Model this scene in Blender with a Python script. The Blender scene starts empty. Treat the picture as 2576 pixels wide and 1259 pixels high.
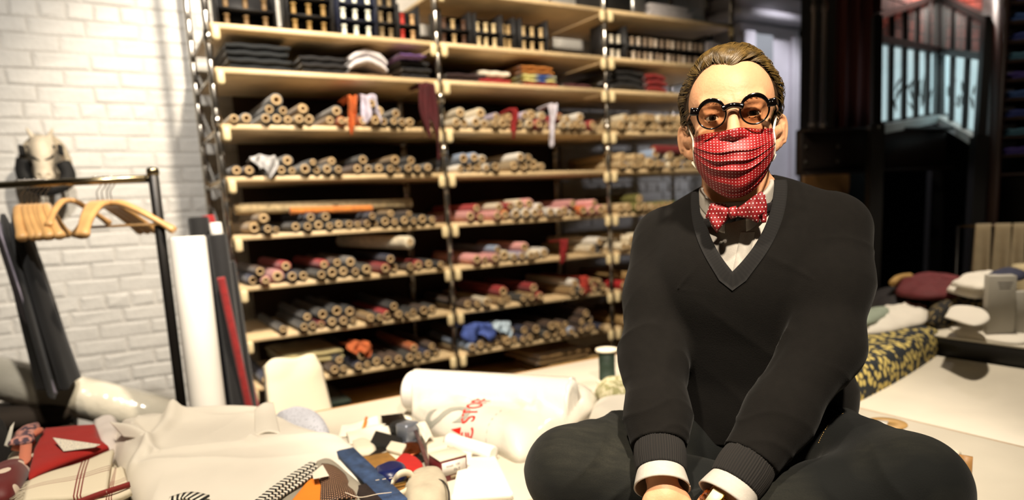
import bpy, bmesh, math, random
import numpy as np
from mathutils import Matrix, Vector, Euler
random.seed(7); RNG = np.random.default_rng(7)
SC = bpy.context.scene; COL = SC.collection
rad = math.radians

# ------------------------------------------------------------------ camera, world, lights, exposure
F, PX, PY = 1717.0, 1288.0, 781.0
YAW, PIT, ROL = .529, .149, .049
def _cam_axes():
    cy, sy, cp, sp, cr, sr = math.cos(YAW), math.sin(YAW), math.cos(PIT), math.sin(PIT), math.cos(ROL), math.sin(ROL)
    f = np.array([sy*cp, cy*cp, -sp]); rt = np.array([cy, -sy, 0]); dn = np.cross(f, rt)
    return np.array([cr*rt+sr*dn, -sr*rt+cr*dn, f])
CM = _cam_axes(); CAM = np.array([0, 0, 1.55])
cam = bpy.data.cameras.new('camera'); camo = bpy.data.objects.new('camera', cam); COL.objects.link(camo)
cam.sensor_width = 36; cam.lens = F/2576*36; cam.shift_y = (PY-629.5)/2576; cam.shift_x = 0
cam.clip_start = .05
mw = Matrix(((CM[0][0], -CM[1][0], -CM[2][0], 0), (CM[0][1], -CM[1][1], -CM[2][1], 0), (CM[0][2], -CM[1][2], -CM[2][2], 1.55), (0, 0, 0, 1)))
camo.matrix_world = mw
cam.dof.use_dof = True; cam.dof.focus_distance = 1.14; cam.dof.aperture_fstop = 2.1; cam.dof.aperture_blades = 9
SC.camera = camo
W = bpy.data.worlds.new('world'); SC.world = W; W.use_nodes = True
W.node_tree.nodes['Background'].inputs[0].default_value = (1, .86, .7, 1)
W.node_tree.nodes['Background'].inputs[1].default_value = .006
SC.view_settings.view_transform = 'Standard'; SC.view_settings.look = 'None'
SC.view_settings.exposure = 0.0; SC.view_settings.gamma = 1.0; SC.view_settings.use_curve_mapping = False

def at_(u, v, d): return CAM+(CM.T @ np.array([(u-PX)/F, (v-PY)/F, 1.]))*d
def lamp(name, kind, loc, target, power, color, size=.1, angle=60, blend=.4):
    d = bpy.data.lights.new(name, kind); o = bpy.data.objects.new(name, d); COL.objects.link(o)
    o.location = loc; d.energy = power; d.color = color
    v = Vector(target)-Vector(loc); o.rotation_euler = v.to_track_quat('-Z', 'Y').to_euler()
    if kind == 'SPOT': d.spot_size = rad(angle); d.spot_blend = blend; d.shadow_soft_size = size
    elif kind == 'AREA': d.shape = 'DISK'; d.size = size
    else: d.shadow_soft_size = size
    return o
WARM = (1, .86, .68)
lamp('table_spot', 'SPOT', (.30, -.45, 3.3), (1.05, 1.0, 1.42), 560, WARM, .07, 40, .7)
lamp('rack_spot', 'SPOT', (.8, 1.4, 3.75), (1.45, 3.3, 1.75), 620, WARM, .07, 82, .45)
lamp('wall_spot', 'SPOT', (.1, 1.0, 3.5), (-.25, 3.9, 1.75), 300, (1, .93, .84), .05, 62, .6)
lamp('table_left_spot', 'SPOT', (-.1, .6, 3.4), (.3, 1.55, .95), 370, WARM, .07, 60, .6)
lamp('back_spot', 'SPOT', (2.7, 1.3, 3.5), (2.5, 1.25, .95), 270, WARM, .06, 62, .6)

lamp('column_fill', 'SPOT', (4.5, 2.75, 3.7), (4.62, 3.8, 1.7), 150, (.95, .93, 1), .05, 48, .5)  # fill light added out of view to whiten the pilaster

lamp('scarf_fill', 'SPOT', (2.9, .5, 3.5), tuple(at_(2500, 625, 3.4)), 130, WARM, .05, 30, .5)  # added unseen fill, brightens the cream scarves only
lamp('right_bay_fill', 'SPOT', (5.35, 3.0, 2.35), (3.55, 3.9, 1.85), 55, (.95, .93, 1), .05, 42, .5)  # invented low source from the right, lifts the wall behind the right bay

# ------------------------------------------------------------------ helpers
def ray(u, v): return CM.T @ np.array([(u-PX)/F, (v-PY)/F, 1.])
def at(u, v, X=None, Y=None, z=None, d=None):
    r = ray(u, v)
    t = d if d is not None else (z-CAM[2])/r[2] if z is not None else Y/r[1] if Y is not None else X/r[0]
    return CAM+r*t
def lin(h):
    h = h.lstrip('#'); c = [int(h[i:i+2], 16)/255 for i in (0, 2, 4)]
    return tuple(x/12.92 if x <= .04045 else ((x+.055)/1.055)**2.4 for x in c)+(1,)
MATS = {}
def mat(name, col='#808080', rough=.6, metal=0, n=.0, ns=20, bump=0, bs=60, sheen=0, spec=.5, alpha=1, trans=0, coat=0, objcol=False, emit=None, es=1, aniso=None, sss=0):
    if name in MATS: return MATS[name]
    m = bpy.data.materials.new(name); m.use_nodes = True; nt = m.node_tree; b = nt.nodes['Principled BSDF']
    b.inputs['Roughness'].default_value = rough; b.inputs['Metallic'].default_value = metal
    b.inputs['Specular IOR Level'].default_value = spec; b.inputs['Sheen Weight'].default_value = sheen
    b.inputs['Coat Weight'].default_value = coat; b.inputs['Alpha'].default_value = alpha
    b.inputs['Transmission Weight'].default_value = trans
    if sss: b.inputs['Subsurface Weight'].default_value = sss; b.inputs['Subsurface Radius'].default_value = (.012, .005, .003); b.inputs['Subsurface Scale'].default_value = 1.0
    c = lin(col); b.inputs['Base Color'].default_value = c
    src = None
    if objcol:
        oi = nt.nodes.new('ShaderNodeObjectInfo'); src = oi.outputs['Color']; nt.links.new(src, b.inputs['Base Color'])
    tc = None
    if n or bump:
        tc = nt.nodes.new('ShaderNodeTexCoord')
    if n:
        nz = nt.nodes.new('ShaderNodeTexNoise'); nz.inputs['Scale'].default_value = ns; nz.inputs['Detail'].default_value = 5
        nt.links.new(tc.outputs['Object'], nz.inputs['Vector'])
        mr = nt.nodes.new('ShaderNodeMapRange'); mr.inputs[1].default_value = .3; mr.inputs[2].default_value = .7
        mr.inputs[3].default_value = 1-n; mr.inputs[4].default_value = 1+n*.6
        nt.links.new(nz.outputs['Fac'], mr.inputs[0])
        mx = nt.nodes.new('ShaderNodeVectorMath'); mx.operation = 'SCALE'
        if src: nt.links.new(src, mx.inputs[0])
        else: mx.inputs[0].default_value = c[:3]
        nt.links.new(mr.outputs[0], mx.inputs['Scale']); nt.links.new(mx.outputs[0], b.inputs['Base Color'])
    if bump:
        nb = nt.nodes.new('ShaderNodeTexNoise'); nb.inputs['Scale'].default_value = bs; nb.inputs['Detail'].default_value = 4
        nt.links.new(tc.outputs['Object'], nb.inputs['Vector'])
        bp = nt.nodes.new('ShaderNodeBump'); bp.inputs['Strength'].default_value = bump; bp.inputs['Distance'].default_value = .01
        nt.links.new(nb.outputs['Fac'], bp.inputs['Height']); nt.links.new(bp.outputs[0], b.inputs['Normal'])
    if emit:
        b.inputs['Emission Color'].default_value = lin(emit); b.inputs['Emission Strength'].default_value = es
    MATS[name] = m; return m

class NB:                                   # tiny node builder for patterned cloth
    def __init__(s, m): s.nt = m.node_tree; s.b = s.nt.nodes['Principled BSDF']
    def n(s, t, **k):
        x = s.nt.nodes.new('ShaderNode'+t)
        for a, v in k.items(): setattr(x, a, v)
        return x
    def m(s, op, a, b=None, c=None):
        x = s.n('Math', operation=op)
        for i, v in enumerate((a, b, c)):
            if v is None: continue
            if isinstance(v, (int, float)): x.inputs[i].default_value = v
            else: s.nt.links.new(v, x.inputs[i])
        return x.outputs[0]
    def uv(s):
        t = s.n('TexCoord'); sp = s.n('SeparateXYZ'); s.nt.links.new(t.outputs['UV'], sp.inputs[0]); return sp.outputs[0], sp.outputs[1]
    def obj(s):
        t = s.n('TexCoord'); return t.outputs['Object']
    def mix(s, fac, c1, c2):
        x = s.n('Mix', data_type='RGBA')
        s.nt.links.new(fac, x.inputs[0]) if not isinstance(fac, float) else None
        for i, c in ((6, c1), (7, c2)):
            if isinstance(c, str): x.inputs[i].default_value = lin(c)
            else: s.nt.links.new(c, x.inputs[i])
        return x.outputs[2]
    def col(s, c): s.nt.links.new(c, s.b.inputs['Base Color'])
def dots(name, base, dot, nu, nv, r, rough=.45, stagger=True, sheen=.2):
    m = mat(name, base, rough, sheen=sheen); k = NB(m); u, v = k.uv()
    vv = k.m('MULTIPLY', v, nv); row = k.m('FLOOR', vv)
    uu = k.m('MULTIPLY', u, nu)
    if stagger: uu = k.m('ADD', uu, k.m('MULTIPLY', k.m('MODULO', row, 2.), .5))
    du = k.m('SUBTRACT', k.m('FRACT', uu), .5); dv = k.m('SUBTRACT', k.m('FRACT', vv), .5)
    d = k.m('SQRT', k.m('ADD', k.m('MULTIPLY', du, du), k.m('MULTIPLY', dv, dv)))
    k.col(k.mix(k.m('LESS_THAN', d, r), base, dot)); return m
def stripes(name, c1, c2, freq, duty=.5, axis=0, rough=.7):
    m = mat(name, c1, rough); k = NB(m); uv = k.uv()
    k.col(k.mix(k.m('LESS_THAN', k.m('FRACT', k.m('MULTIPLY', uv[axis], freq)), duty), c1, c2)); return m
def blotch(name, c1, c2, scale, thr=.5, rough=.7, width=.03, voronoi=False):
    m = mat(name, c1, rough); k = NB(m)
    t = k.n('TexVoronoi') if voronoi else k.n('TexNoise'); t.inputs['Scale'].default_value = scale
    k.nt.links.new(k.obj(), t.inputs['Vector'])
    o = t.outputs['Distance'] if voronoi else t.outputs['Fac']
    mr = k.n('MapRange'); mr.inputs[1].default_value = thr-width; mr.inputs[2].default_value = thr+width
    k.nt.links.new(o, mr.inputs[0]); k.col(k.mix(mr.outputs[0], c1, c2)); return m

def mesh(name, V, Fs, m=None, smooth=True, uv=None):
    me = bpy.data.meshes.new(name); me.from_pydata([tuple(map(float, p)) for p in V], [], [tuple(map(int, f)) for f in Fs])
    if smooth: me.polygons.foreach_set('use_smooth', [True]*len(me.polygons))
    if uv is not None:
        l = me.uv_layers.new(name='UVMap'); idx = np.empty(len(me.loops), int); me.loops.foreach_get('vertex_index', idx)
        l.data.foreach_set('uv', np.asarray(uv, float)[idx].ravel())
    if m: me.materials.append(m)
    me.update(); return me
def link(name, me, parent=None, loc=None, rot=None, label=None, cat=None, group=None, kind=None, color=None, scale=None):
    o = bpy.data.objects.new(name, me); COL.objects.link(o)
    if parent: o.parent = parent
    if loc is not None: o.location = [float(x) for x in loc]
    if rot is not None: o.rotation_euler = rot
    if scale is not None: o.scale = scale
    if color: o.color = lin(color) if isinstance(color, str) else color
    for k, v in (('label', label), ('category', cat), ('group', group), ('kind', kind)):
        if v: o[k] = v
    return o
def empty(name, loc, label, cat, rot=(0, 0, 0), group=None):
    o = link(name, None, None, loc, rot, label, cat, group); o.empty_display_size = .05; return o

class MB:
    def __init__(s): s.V = []; s.F = []; s.U = []; s.hasuv = False
    def add(s, V, Fs, uv=None, M=None):
        b = len(s.V)
        if M is not None: V = [M @ Vector(p) for p in V]
        s.V += [tuple(p) for p in V]; s.F += [tuple(i+b for i in f) for f in Fs]
        if uv is not None: s.hasuv = True; s.U += [tuple(x) for x in uv]
        else: s.U += [(0, 0)]*len(V)
        return s
    def me(s, name, m, smooth=True): return mesh(name, s.V, s.F, m, smooth, s.U if s.hasuv else None)
    def box(s, c, d, bev=0, M=None, seg=1):
        bm = bmesh.new(); bmesh.ops.create_cube(bm, size=1)
        for v in bm.verts: v.co = Vector((v.co.x*d[0], v.co.y*d[1], v.co.z*d[2]))
        if bev: bmesh.ops.bevel(bm, geom=bm.edges[:], offset=bev, segments=seg, profile=.5, affect='EDGES')
        bm.verts.index_update(); T = Matrix.Translation(c); T = M @ T if M else T
        s.add([T @ v.co for v in bm.verts], [[v.index for v in f.verts] for f in bm.faces]); bm.free(); return s
    def tube(s, pts, r, n=10, caps=True, M=None, flat=None):
        V, Fs, U = tube(pts, r, n, caps, flat); return s.add(V, Fs, U, M)
    def lathe(s, prof, n=24, M=None):
        V, Fs = lathe(prof, n); return s.add(V, Fs, None, M)
def tube(pts, r, n=10, caps=True, flat=None):
    P = np.array(pts, float); k = len(P); R = np.full(k, r) if np.isscalar(r) else np.array(r, float)
    T = np.gradient(P, axis=0); T /= np.linalg.norm(T, axis=1)[:, None]+1e-12
    a = np.array([0, 0, 1.]) if abs(T[0][2]) < .9 else np.array([1., 0, 0]); N = np.cross(T[0], a); N /= np.linalg.norm(N)
    V = []; U = []
    for i in range(k):
        N = N-T[i]*(N@T[i]); N /= np.linalg.norm(N)+1e-12; Bn = np.cross(T[i], N)
        for j in range(n):
            t = 2*math.pi*j/n; V.append(P[i]+R[i]*(N*math.cos(t)+Bn*math.sin(t)*(flat or 1))); U.append((j/n, i/(k-1)))
    Fs = [(i*n+j, i*n+(j+1) % n, (i+1)*n+(j+1) % n, (i+1)*n+j) for i in range(k-1) for j in range(n)]
    if caps: Fs += [tuple(range(n))[::-1], tuple((k-1)*n+j for j in range(n))]
    return V, Fs, U
def lathe(prof, n=24):
    V = []; Fs = []; k = len(prof)
    for r, z in prof:
        for j in range(n): V.append((r*math.cos(2*math.pi*j/n), r*math.sin(2*math.pi*j/n), z))
    for i in range(k-1):
        for j in range(n): Fs.append((i*n+j, i*n+(j+1) % n, (i+1)*n+(j+1) % n, (i+1)*n+j))
    if prof[0][0] > 1e-6 and prof[0] != prof[-1]: Fs.append(tuple(range(n))[::-1])
    if prof[-1][0] > 1e-6 and prof[0] != prof[-1]: Fs.append(tuple((k-1)*n+j for j in range(n)))
    return V, Fs
def smooth_path(pts, n=40):
    P = np.array(pts, float); P = np.vstack([2*P[0]-P[1], P, 2*P[-1]-P[-2]]); out = []
    m = len(P)-3
    for i in range(n+1):
        t = i/n*m; k = min(int(t), m-1); t -= k; p0, p1, p2, p3 = P[k:k+4]
        out.append(.5*((2*p1)+(-p0+p2)*t+(2*p0-5*p1+4*p2-p3)*t*t+(-p0+3*p1-3*p2+p3)*t**3))
    return np.array(out)
def surf(fn, nu, nv, thick=0):               # fn(s,t)->xyz ; open sheet or slab of given thickness
    s, t = np.meshgrid(np.linspace(0, 1, nu), np.linspace(0, 1, nv), indexing='ij')
    P = fn(s, t); P = np.stack(P, -1) if isinstance(P, tuple) else P
    V = P.reshape(-1, 3); U = np.stack([s, t], -1).reshape(-1, 2)
    idx = np.arange(nu*nv).reshape(nu, nv)
    Fs = [(idx[i, j], idx[i+1, j], idx[i+1, j+1], idx[i, j+1]) for i in range(nu-1) for j in range(nv-1)]
    if thick:
        du = np.gradient(P, axis=0); dv = np.gradient(P, axis=1); N = np.cross(du, dv); N /= np.linalg.norm(N, axis=-1)[..., None]+1e-12
        V2 = (P-N*thick).reshape(-1, 3); o = nu*nv
        Fs2 = [tuple(i+o for i in f[::-1]) for f in Fs]
        ring = list(idx[:, 0])+list(idx[-1, 1:])+list(idx[-2::-1, -1])+list(idx[0, -2:0:-1])
        side = [(ring[(i+1) % len(ring)], ring[i], ring[i]+o, ring[(i+1) % len(ring)]+o) for i in range(len(ring))]
        V = np.vstack([V, V2]); U = np.vstack([U, U]); Fs = Fs+Fs2+side
    return V, Fs, U
def wob(x, y, seed=0, k=5, f=1.0):            # cheap smooth pseudo-noise
    r = np.random.default_rng(seed); o = 0
    for i in range(k):
        a = r.uniform(0, 6.28); w = f*(1+i*.7)*r.uniform(.8, 1.2); p = r.uniform(0, 6.28)
        o = o+np.sin((x*math.cos(a)+y*math.sin(a))*w+p+1.3*np.sin((x*math.sin(a)-y*math.cos(a))*w*.6+p*2))/(1+i*.5)
    return o/k*1.6

# ------------------------------------------------------------------ setting
RX, RY, BAY, DEP = .475, 3.26, 1.07, .56       # rack: left post, front plane, bay width, shelf depth
HS = [1.104, .84, .657, .419, .194, -.064, -.293, -.528, -.758, -1.0, -1.28]
HS = [1.55+h for h in HS]
PXS = [RX, RX+BAY, RX+2*BAY, RX+2.985*BAY]
WY = 3.95
paint = mat('white_paint', '#cfcdc8', .55, n=.16, ns=4, bump=.35, bs=45)
dark = mat('dark_wall_paint', '#12100f', .8, n=.2, ns=3)
TZ = .92
def struct(name, mb_or_me, m=None, smooth=False):
    me = mb_or_me if isinstance(mb_or_me, bpy.types.Mesh) else mb_or_me.me(name, m, smooth)
    return link(name, me, kind='structure')
struct('floor', MB().box((2.5, 1, -.05), (11.4, 8.4, .1)), mat('floor_concrete', '#2b2622', .7, n=.25, ns=3, bump=.1))
struct('ceiling', MB().box((2.5, 1, 3.95), (11.4, 8.4, .1)), mat('ceiling_dark', '#1d1a18', .9, n=.1))
wb = struct('wall_back', MB().box((.675, WY+.06, 1.95), (6.95, .12, 3.9)), mat('white_mortar', '#c6c3bd', .7, n=.2, ns=6, bump=.5, bs=60))
struct('wall_left', MB().box((-2.85, 1, 1.95), (.1, 6, 3.9)), paint)
struct('wall_front', MB().box((2.5, -2.9, 1.95), (10.8, .1, 3.9)), dark)
struct('wall_right', MB().box((8.0, 1, 1.95), (.1, 8.2, 3.9)), dark)
struct('wall_far', MB().box((6.1, 5.1, 1.95), (3.9, .1, 3.9)), dark)
# painted bricks: single ones where the wall is seen, the rest (behind the rack, out of frame) joined
def brick(w, h, r):
    j = lambda a: r.uniform(-a, a)
    o = [(-w/2+j(.002), 0, -h/2+j(.002)), (w/2+j(.002), 0, -h/2+j(.002)), (w/2+j(.002), 0, h/2+j(.002)), (-w/2+j(.002), 0, h/2+j(.002))]
    b = .009+abs(j(.005)); y = -.004-abs(j(.004))
    i = [(x*(1-2*b/w), y+j(.002), z*(1-2*b/h)) for x, _, z in o]
    o2 = [(x, y*.55, z) for x, _, z in o]
    V = o+o2+i
    Fs = [(0, 1, 5, 4), (1, 2, 6, 5), (2, 3, 7, 6), (3, 0, 4, 7), (4, 5, 9, 8), (5, 6, 10, 9), (6, 7, 11, 10), (7, 4, 8, 11), (8, 9, 10, 11)]
    return V, Fs
rb = random.Random(3); rest = MB(); nb = 0
shapes = {}
for c in range(50):
    z = .04+c*.0765
    hdr = c % 6 == 3
    L = .105 if hdr else .222
    x = -2.7+(.115 if c % 2 else 0)
    while x < 4.1:
        vis = -1.0 < x+L/2 < .62 and .75 < z < 2.62
        V, Fs = brick(L-.006, .068+rb.uniform(-.002, .002), rb)
        if vis and nb < 290:
            k = (L, rb.randrange(8))
            if k not in shapes: shapes[k] = mesh('brick', V, Fs, paint, False)
            link('brick', shapes[k], wb, (x+L/2, WY+rb.uniform(-.001, .002), z+rb.uniform(-.003, .003)), (0, rb.uniform(-.012, .012), 0)); nb += 1
        elif not (x > 1.0 and x < 2.4):
            rest.add(V, Fs, None, Matrix.Translation((x+L/2, WY, z+rb.uniform(-.003, .003))))
        x += L+.006
link('bricks_beyond', rest.me('bricks_beyond', paint, False), wb, kind='stuff')
# white pilaster with cornice at the end of the brick wall
pil = MB().box((4.66, 3.9, 1.43), (.70, .3, 2.86), .012).box((4.38, 3.73, 1.4), (.12, .05, 2.78), .008).box((4.93, 3.735, 1.4), (.1, .04, 2.78), .006)
tr = struct('trim_1', pil, mat('pilaster_paint', '#c9c5cc', .5, n=.1, ns=3, bump=.1, bs=20), False)
tr2 = struct('trim_2', MB().box((4.64, 3.86, 2.90), (.95, .48, .06), .02, seg=2).box((4.64, 3.88, 3.0), (.84, .4, .14), .03, seg=2), MATS['pilaster_paint'])
struct('trim_3', MB().box((4.55, 3.735, 2.66), (.22, .03, .24), .01), mat('grey_panel_paint', '#8b8f92', .6))
# ------------------------------------------------------------------ shelving rack
chrome = mat('chrome', '#c0b9ae', .24, 1, n=.3, ns=30)
birch = mat('birch_board', '#d8bd92', .5, n=.14, ns=9, bump=.08, bs=30)
clipm = mat('shelf_clip', '#e6d2a4', .5)
brownback = mat('brown_hardboard', '#3a2a1d', .8, n=.2, ns=5)
rack = empty('shelving_rack', (RX, RY, 0), 'tall chrome post rack with pale wooden shelves full of fabric rolls', 'shelf')
def rk(name, me, loc=(0, 0, 0), **k): return link(name, me, rack, loc, **k)
prof = [(.016, 0)]
z = .03
while z < 3.0:
    prof += [(.0152, z), (.0143, z+.003), (.0143, z+.006), (.0152, z+.009)]; z += .1
prof += [(.0155, 3.02), (.0, 3.025)]
post = MB().lathe(prof, 14).me('post', chrome)
for i, px in enumerate(PXS):
    for y in (0, DEP): rk('post', post, (px-RX, y, 0))
clip = MB().box((0, 0, -.032), (.034, .028, .062), .012, seg=2).me('shelf_clip', clipm)
for b in range(3):
    x0, x1 = PXS[b]-RX+.012, PXS[b+1]-RX-.012
    bd = MB().box(((x0+x1)/2, DEP/2, -.012), (x1-x0, DEP+.03, .024), .004).me('shelf_board', birch)
    for i, h in enumerate(HS):
        if i == 0 and b == 0: continue
        rk('shelf_board', bd, (0, 0, h))
        for xx in (x0+.018, x1-.018): rk('shelf_clip', clip, (xx, -.022, h-.012))
for i, h in enumerate(HS[1:]):                       # side rails at the two ends
    for px in (0, PXS[3]-RX): rk('side_rail', MB().tube([(px, .01, h-.03), (px, DEP-.01, h-.03)], .006, 8).me('side_rail', chrome))
rk('back_panel', MB().box(((PXS[2]+.12-RX)/2+.06, DEP+.03, 1.3), (PXS[2]-RX-.1, .012, 2.5)).me('back_panel', brownback))
for b in (1, 2):
    pts = smooth_path([(PXS[b]-RX-.03, DEP+.0, .3), (PXS[b]-RX+.02, DEP-.01, 1.4), (PXS[b]-RX, DEP, 2.9)], 8)
    rk('brace', MB().tube(pts, .006, 6).me('brace', chrome))
# small clamp heads and ties on the front posts
for px, hs in ((PXS[0], (2.33, 1.98, 1.3)), (PXS[1], (2.12, 1.86)), (PXS[2], (1.99, 1.86))):
    for h in hs: rk('clamp', MB().lathe([(0, -.03), (.019, -.026), (.022, 0), (.019, .026), (0, .03)], 14).me('clamp', chrome), (px-RX, -.002, h))

# ------------------------------------------------------------------ fabric rolls
clothm = mat('roll_cloth', '#ffffff', .8, n=.3, ns=40, sheen=.2, objcol=True)
cardm = mat('cardboard_tube', '#c2a478', .75, n=.2, ns=60)
RL = .52
def roll_body(wr):
    n = 18; rr = np.random.default_rng(wr); ph = rr.uniform(0, 6)
    rings = [(.74, .0), (.9, -.004), (1.0, .006), (1.0, .2), (.985, .42), (1.0, RL), (.0, RL)]
    V = []; Fs = []
    for r, y in rings:
        for j in range(n):
            t = 2*math.pi*j/n; q = r*(1-.045*(j/n)) if r > .8 else r
            q *= 1+.02*math.sin(3*t+ph)
            V.append((q*math.cos(t), y, q*math.sin(t)))
    for i in range(len(rings)-1):
        for j in range(n): Fs.append((i*n+j, (i+1)*n+j, (i+1)*n+(j+1) % n, i*n+(j+1) % n))
    return mesh('fabric_roll', V, Fs, clothm)
bodies = [roll_body(i) for i in range(4)]
def core_me(ri):
    n = 16; V = []; Fs = []
    rings = [(.76, .03), (.76, -.003), (.72, -.006), (ri+.04, -.006), (ri, -.002), (ri, .2), (0, .2)]
    for r, y in rings:
        for j in range(n): V.append((r*math.cos(2*math.pi*j/n), y, r*math.sin(2*math.pi*j/n)))
    for i in range(len(rings)-1):
        for j in range(n): Fs.append((i*n+j, (i+1)*n+j, (i+1)*n+(j+1) % n, i*n+(j+1) % n))
    return mesh('cardboard_core', V, Fs, cardm)
cores = [core_me(.36), core_me(.42), core_me(.3)]
ORD = ['', 'first', 'second', 'third', 'fourth', 'fifth', 'sixth', 'seventh', 'eighth', 'ninth', 'tenth', 'eleventh', 'twelfth', 'thirteenth', 'fourteenth', 'fifteenth', 'sixteenth', 'seventeenth', 'eighteenth', 'nineteenth', 'twentieth', 'twenty-first', 'twenty-second', 'twenty-third', 'twenty-fourth', 'twenty-fifth', 'twenty-sixth']
BAYN = ['left', 'middle', 'right']; LAYN = ['bottom', 'second', 'third', 'fourth']
PAL = {'grey': '#77746f', 'beige': '#b09a76', 'cream': '#d9cdb4', 'black': '#141315', 'white': '#e6e2da', 'navy': '#1d2340', 'tan': '#8f7348', 'red': '#9a1d1f', 'pink': '#d99a98', 'orange': '#c8692c', 'brown': '#4a3423', 'lavender': '#b3a9c0', 'light blue': '#93a6c4', 'blue': '#3c4f8c', 'olive': '#6d6a34', 'green': '#3f5a36', 'dark grey': '#35332f'}
BOXR = random.Random(11); stuffV = MB(); nroll = 0; stuff_rolls = []
def pile(b, row, segs, pal, rm=.0245, rs=.0028, bay_off=.03):
    """segs: (x fraction start, end, layers); bottom layer rests on the board, each next roll in the dip between two below"""
    global nroll
    hz = HS[row+2]; x0 = PXS[b]+bay_off; x1 = PXS[b+1]-bay_off; W_ = x1-x0
    names = [k for k, n in pal for _ in range(n)]
    layers = [[]]
    for a, c, lay in segs:
        x = x0+a*W_
        while True:
            r = max(.017, BOXR.gauss(rm, rs))
            if x+2*r > x0+c*W_: break
            layers[0].append((x+r, hz+r, r, lay)); x += 2*r+BOXR.choice([.0005, .001, .003, .006])
    for k in (1, 2, 3):
        prev = layers[k-1]; cur = []
        for (xa, za, ra, la), (xb, zb, rb_, lb) in zip(prev, prev[1:]):
            lay = min(la, lb)
            if lay < k+.99 and not (lay > k and BOXR.random() < lay-k): continue
            r = max(.017, BOXR.gauss(rm, rs))
            dx, dz = xb-xa, zb-za; d = math.hypot(dx, dz)
            if d > ra+rb_+.016: continue
            A, B_ = ra+r, rb_+r; t = (A*A-B_*B_+d*d)/(2*d); h = math.sqrt(max(A*A-t*t, 1e-9))
            x = xa+dx*t/d-dz*h/d; z = za+dz*t/d+dx*h/d
            if z < max(za, zb): continue
            if cur and math.hypot(x-cur[-1][0], z-cur[-1][1]) < r+cur[-1][2]: continue
            if any(math.hypot(x-q[0], z-q[1]) < r+q[2]-.0006 for q in prev): continue
            cur.append((x, z, r, lay))
        layers.append(cur)
    for k, lay in enumerate(layers):
        for i, (x, z, r, _) in enumerate(lay):
            cn = BOXR.choice(names); c = list(lin(PAL[cn])); s = BOXR.uniform(.75, 1.2); c = [min(1, q*s) for q in c[:3]]+[1]
            y = RY-.012-BOXR.choice([0, .005, .012, .02, .03]); rot = BOXR.uniform(0, 6.28)
            if nroll < 296 and b < 2 or (nroll < 296 and False):
                nroll += 1
                o = link('fabric_roll', BOXR.choice(bodies), None, (x, y, z), (0, rot, 0), cat='fabric roll', group='fabric rolls on the rack', color=c, scale=(r, 1, r),
                         label=f'{cn} fabric roll, {ORD[i+1]} of {LAYN[k]} layer, {BAYN[b]} bay, {ORD[row]} roll shelf')
                link('cardboard_core', BOXR.choice(cores), o, (0, 0, 0))
            else: stuff_rolls.append((x, y, z, r, rot, c, b, row))
G = lambda *a: a
# left bay
pile(0, 1, [(0, .12, 1), (.13, .42, 2.75), (.43, .58, 2), (.59, .9, 3.2)], [('grey', 4), ('beige', 3), ('cream', 2), ('white', 1), ('tan', 3), ('dark grey', 4), ('brown', 2), ('orange', 1)], bay_off=.045)
pile(0, 2, [(.0, .14, 1), (.19, .5, 2.6), (.54, .99, 1.8)], [('dark grey', 5), ('grey', 3), ('brown', 3), ('tan', 2), ('black', 3), ('white', 1)])
pile(0, 3, [(.03, .2, 2.2), (.22, .98, 1.35)], [('black', 8), ('brown', 3), ('dark grey', 3), ('navy', 2), ('tan', 1)], bay_off=.045)
pile(0, 4, [(.02, .3, 1.9), (.32, .62, 2), (.63, .76, 3), (.77, .99, 1.4)], [('grey', 2), ('brown', 3), ('navy', 3), ('pink', 1), ('red', 1), ('black', 3), ('dark grey', 3)])
pile(0, 5, [(.13, .19, 1), (.22, .52, 2), (.54, .97, 1.4)], [('brown', 4), ('tan', 1), ('dark grey', 4), ('black', 4), ('red', 1)])
pile(0, 6, [(.03, .13, 2), (.34, .44, 2), (.46, .98, 1.6)], [('orange', 1), ('pink', 1), ('navy', 3), ('brown', 4), ('dark grey', 3), ('black', 2)])
# middle bay
pile(1, 1, [(.01, .98, 2.1)], [('beige', 4), ('cream', 5), ('white', 4), ('tan', 2), ('lavender', 1), ('red', 1), ('olive', 1)], rm=.026)
pile(1, 2, [(.03, .3, 1.9), (.34, .6, 1.8)], [('beige', 4), ('cream', 2), ('light blue', 2), ('white', 2), ('dark grey', 2)], rm=.026)
pile(1, 3, [(.06, .18, 1.5), (.22, .99, 1.9)], [('red', 2), ('pink', 4), ('white', 3), ('orange', 2), ('cream', 2)], rm=.026)
pile(1, 4, [(.08, .62, 1.45), (.86, .99, 1.6)], [('cream', 4), ('pink', 2), ('lavender', 2), ('light blue', 2), ('white', 2)], rm=.026)
pile(1, 5, [(.02, .2, 1), (.22, .34, 3), (.36, .52, 1.6), (.7, .99, 2)], [('cream', 2), ('pink', 1), ('red', 2), ('brown', 3), ('tan', 2), ('dark grey', 2), ('white', 1)], rm=.026)
pile(1, 6, [(.02, .72, 1.7), (.74, .98, 2.6)], [('navy', 4), ('light blue', 1), ('tan', 2), ('brown', 4), ('dark grey', 3)], rm=.026)
# bottom shelf
pile(0, 8, [(.56, .84, 2)], [('tan', 2), ('cream', 1), ('olive', 1)], rm=.031)
pile(1, 8, [(.34, .52, 1)], [('tan', 2), ('cream', 2), ('dark grey', 1)], rm=.03)
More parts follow.
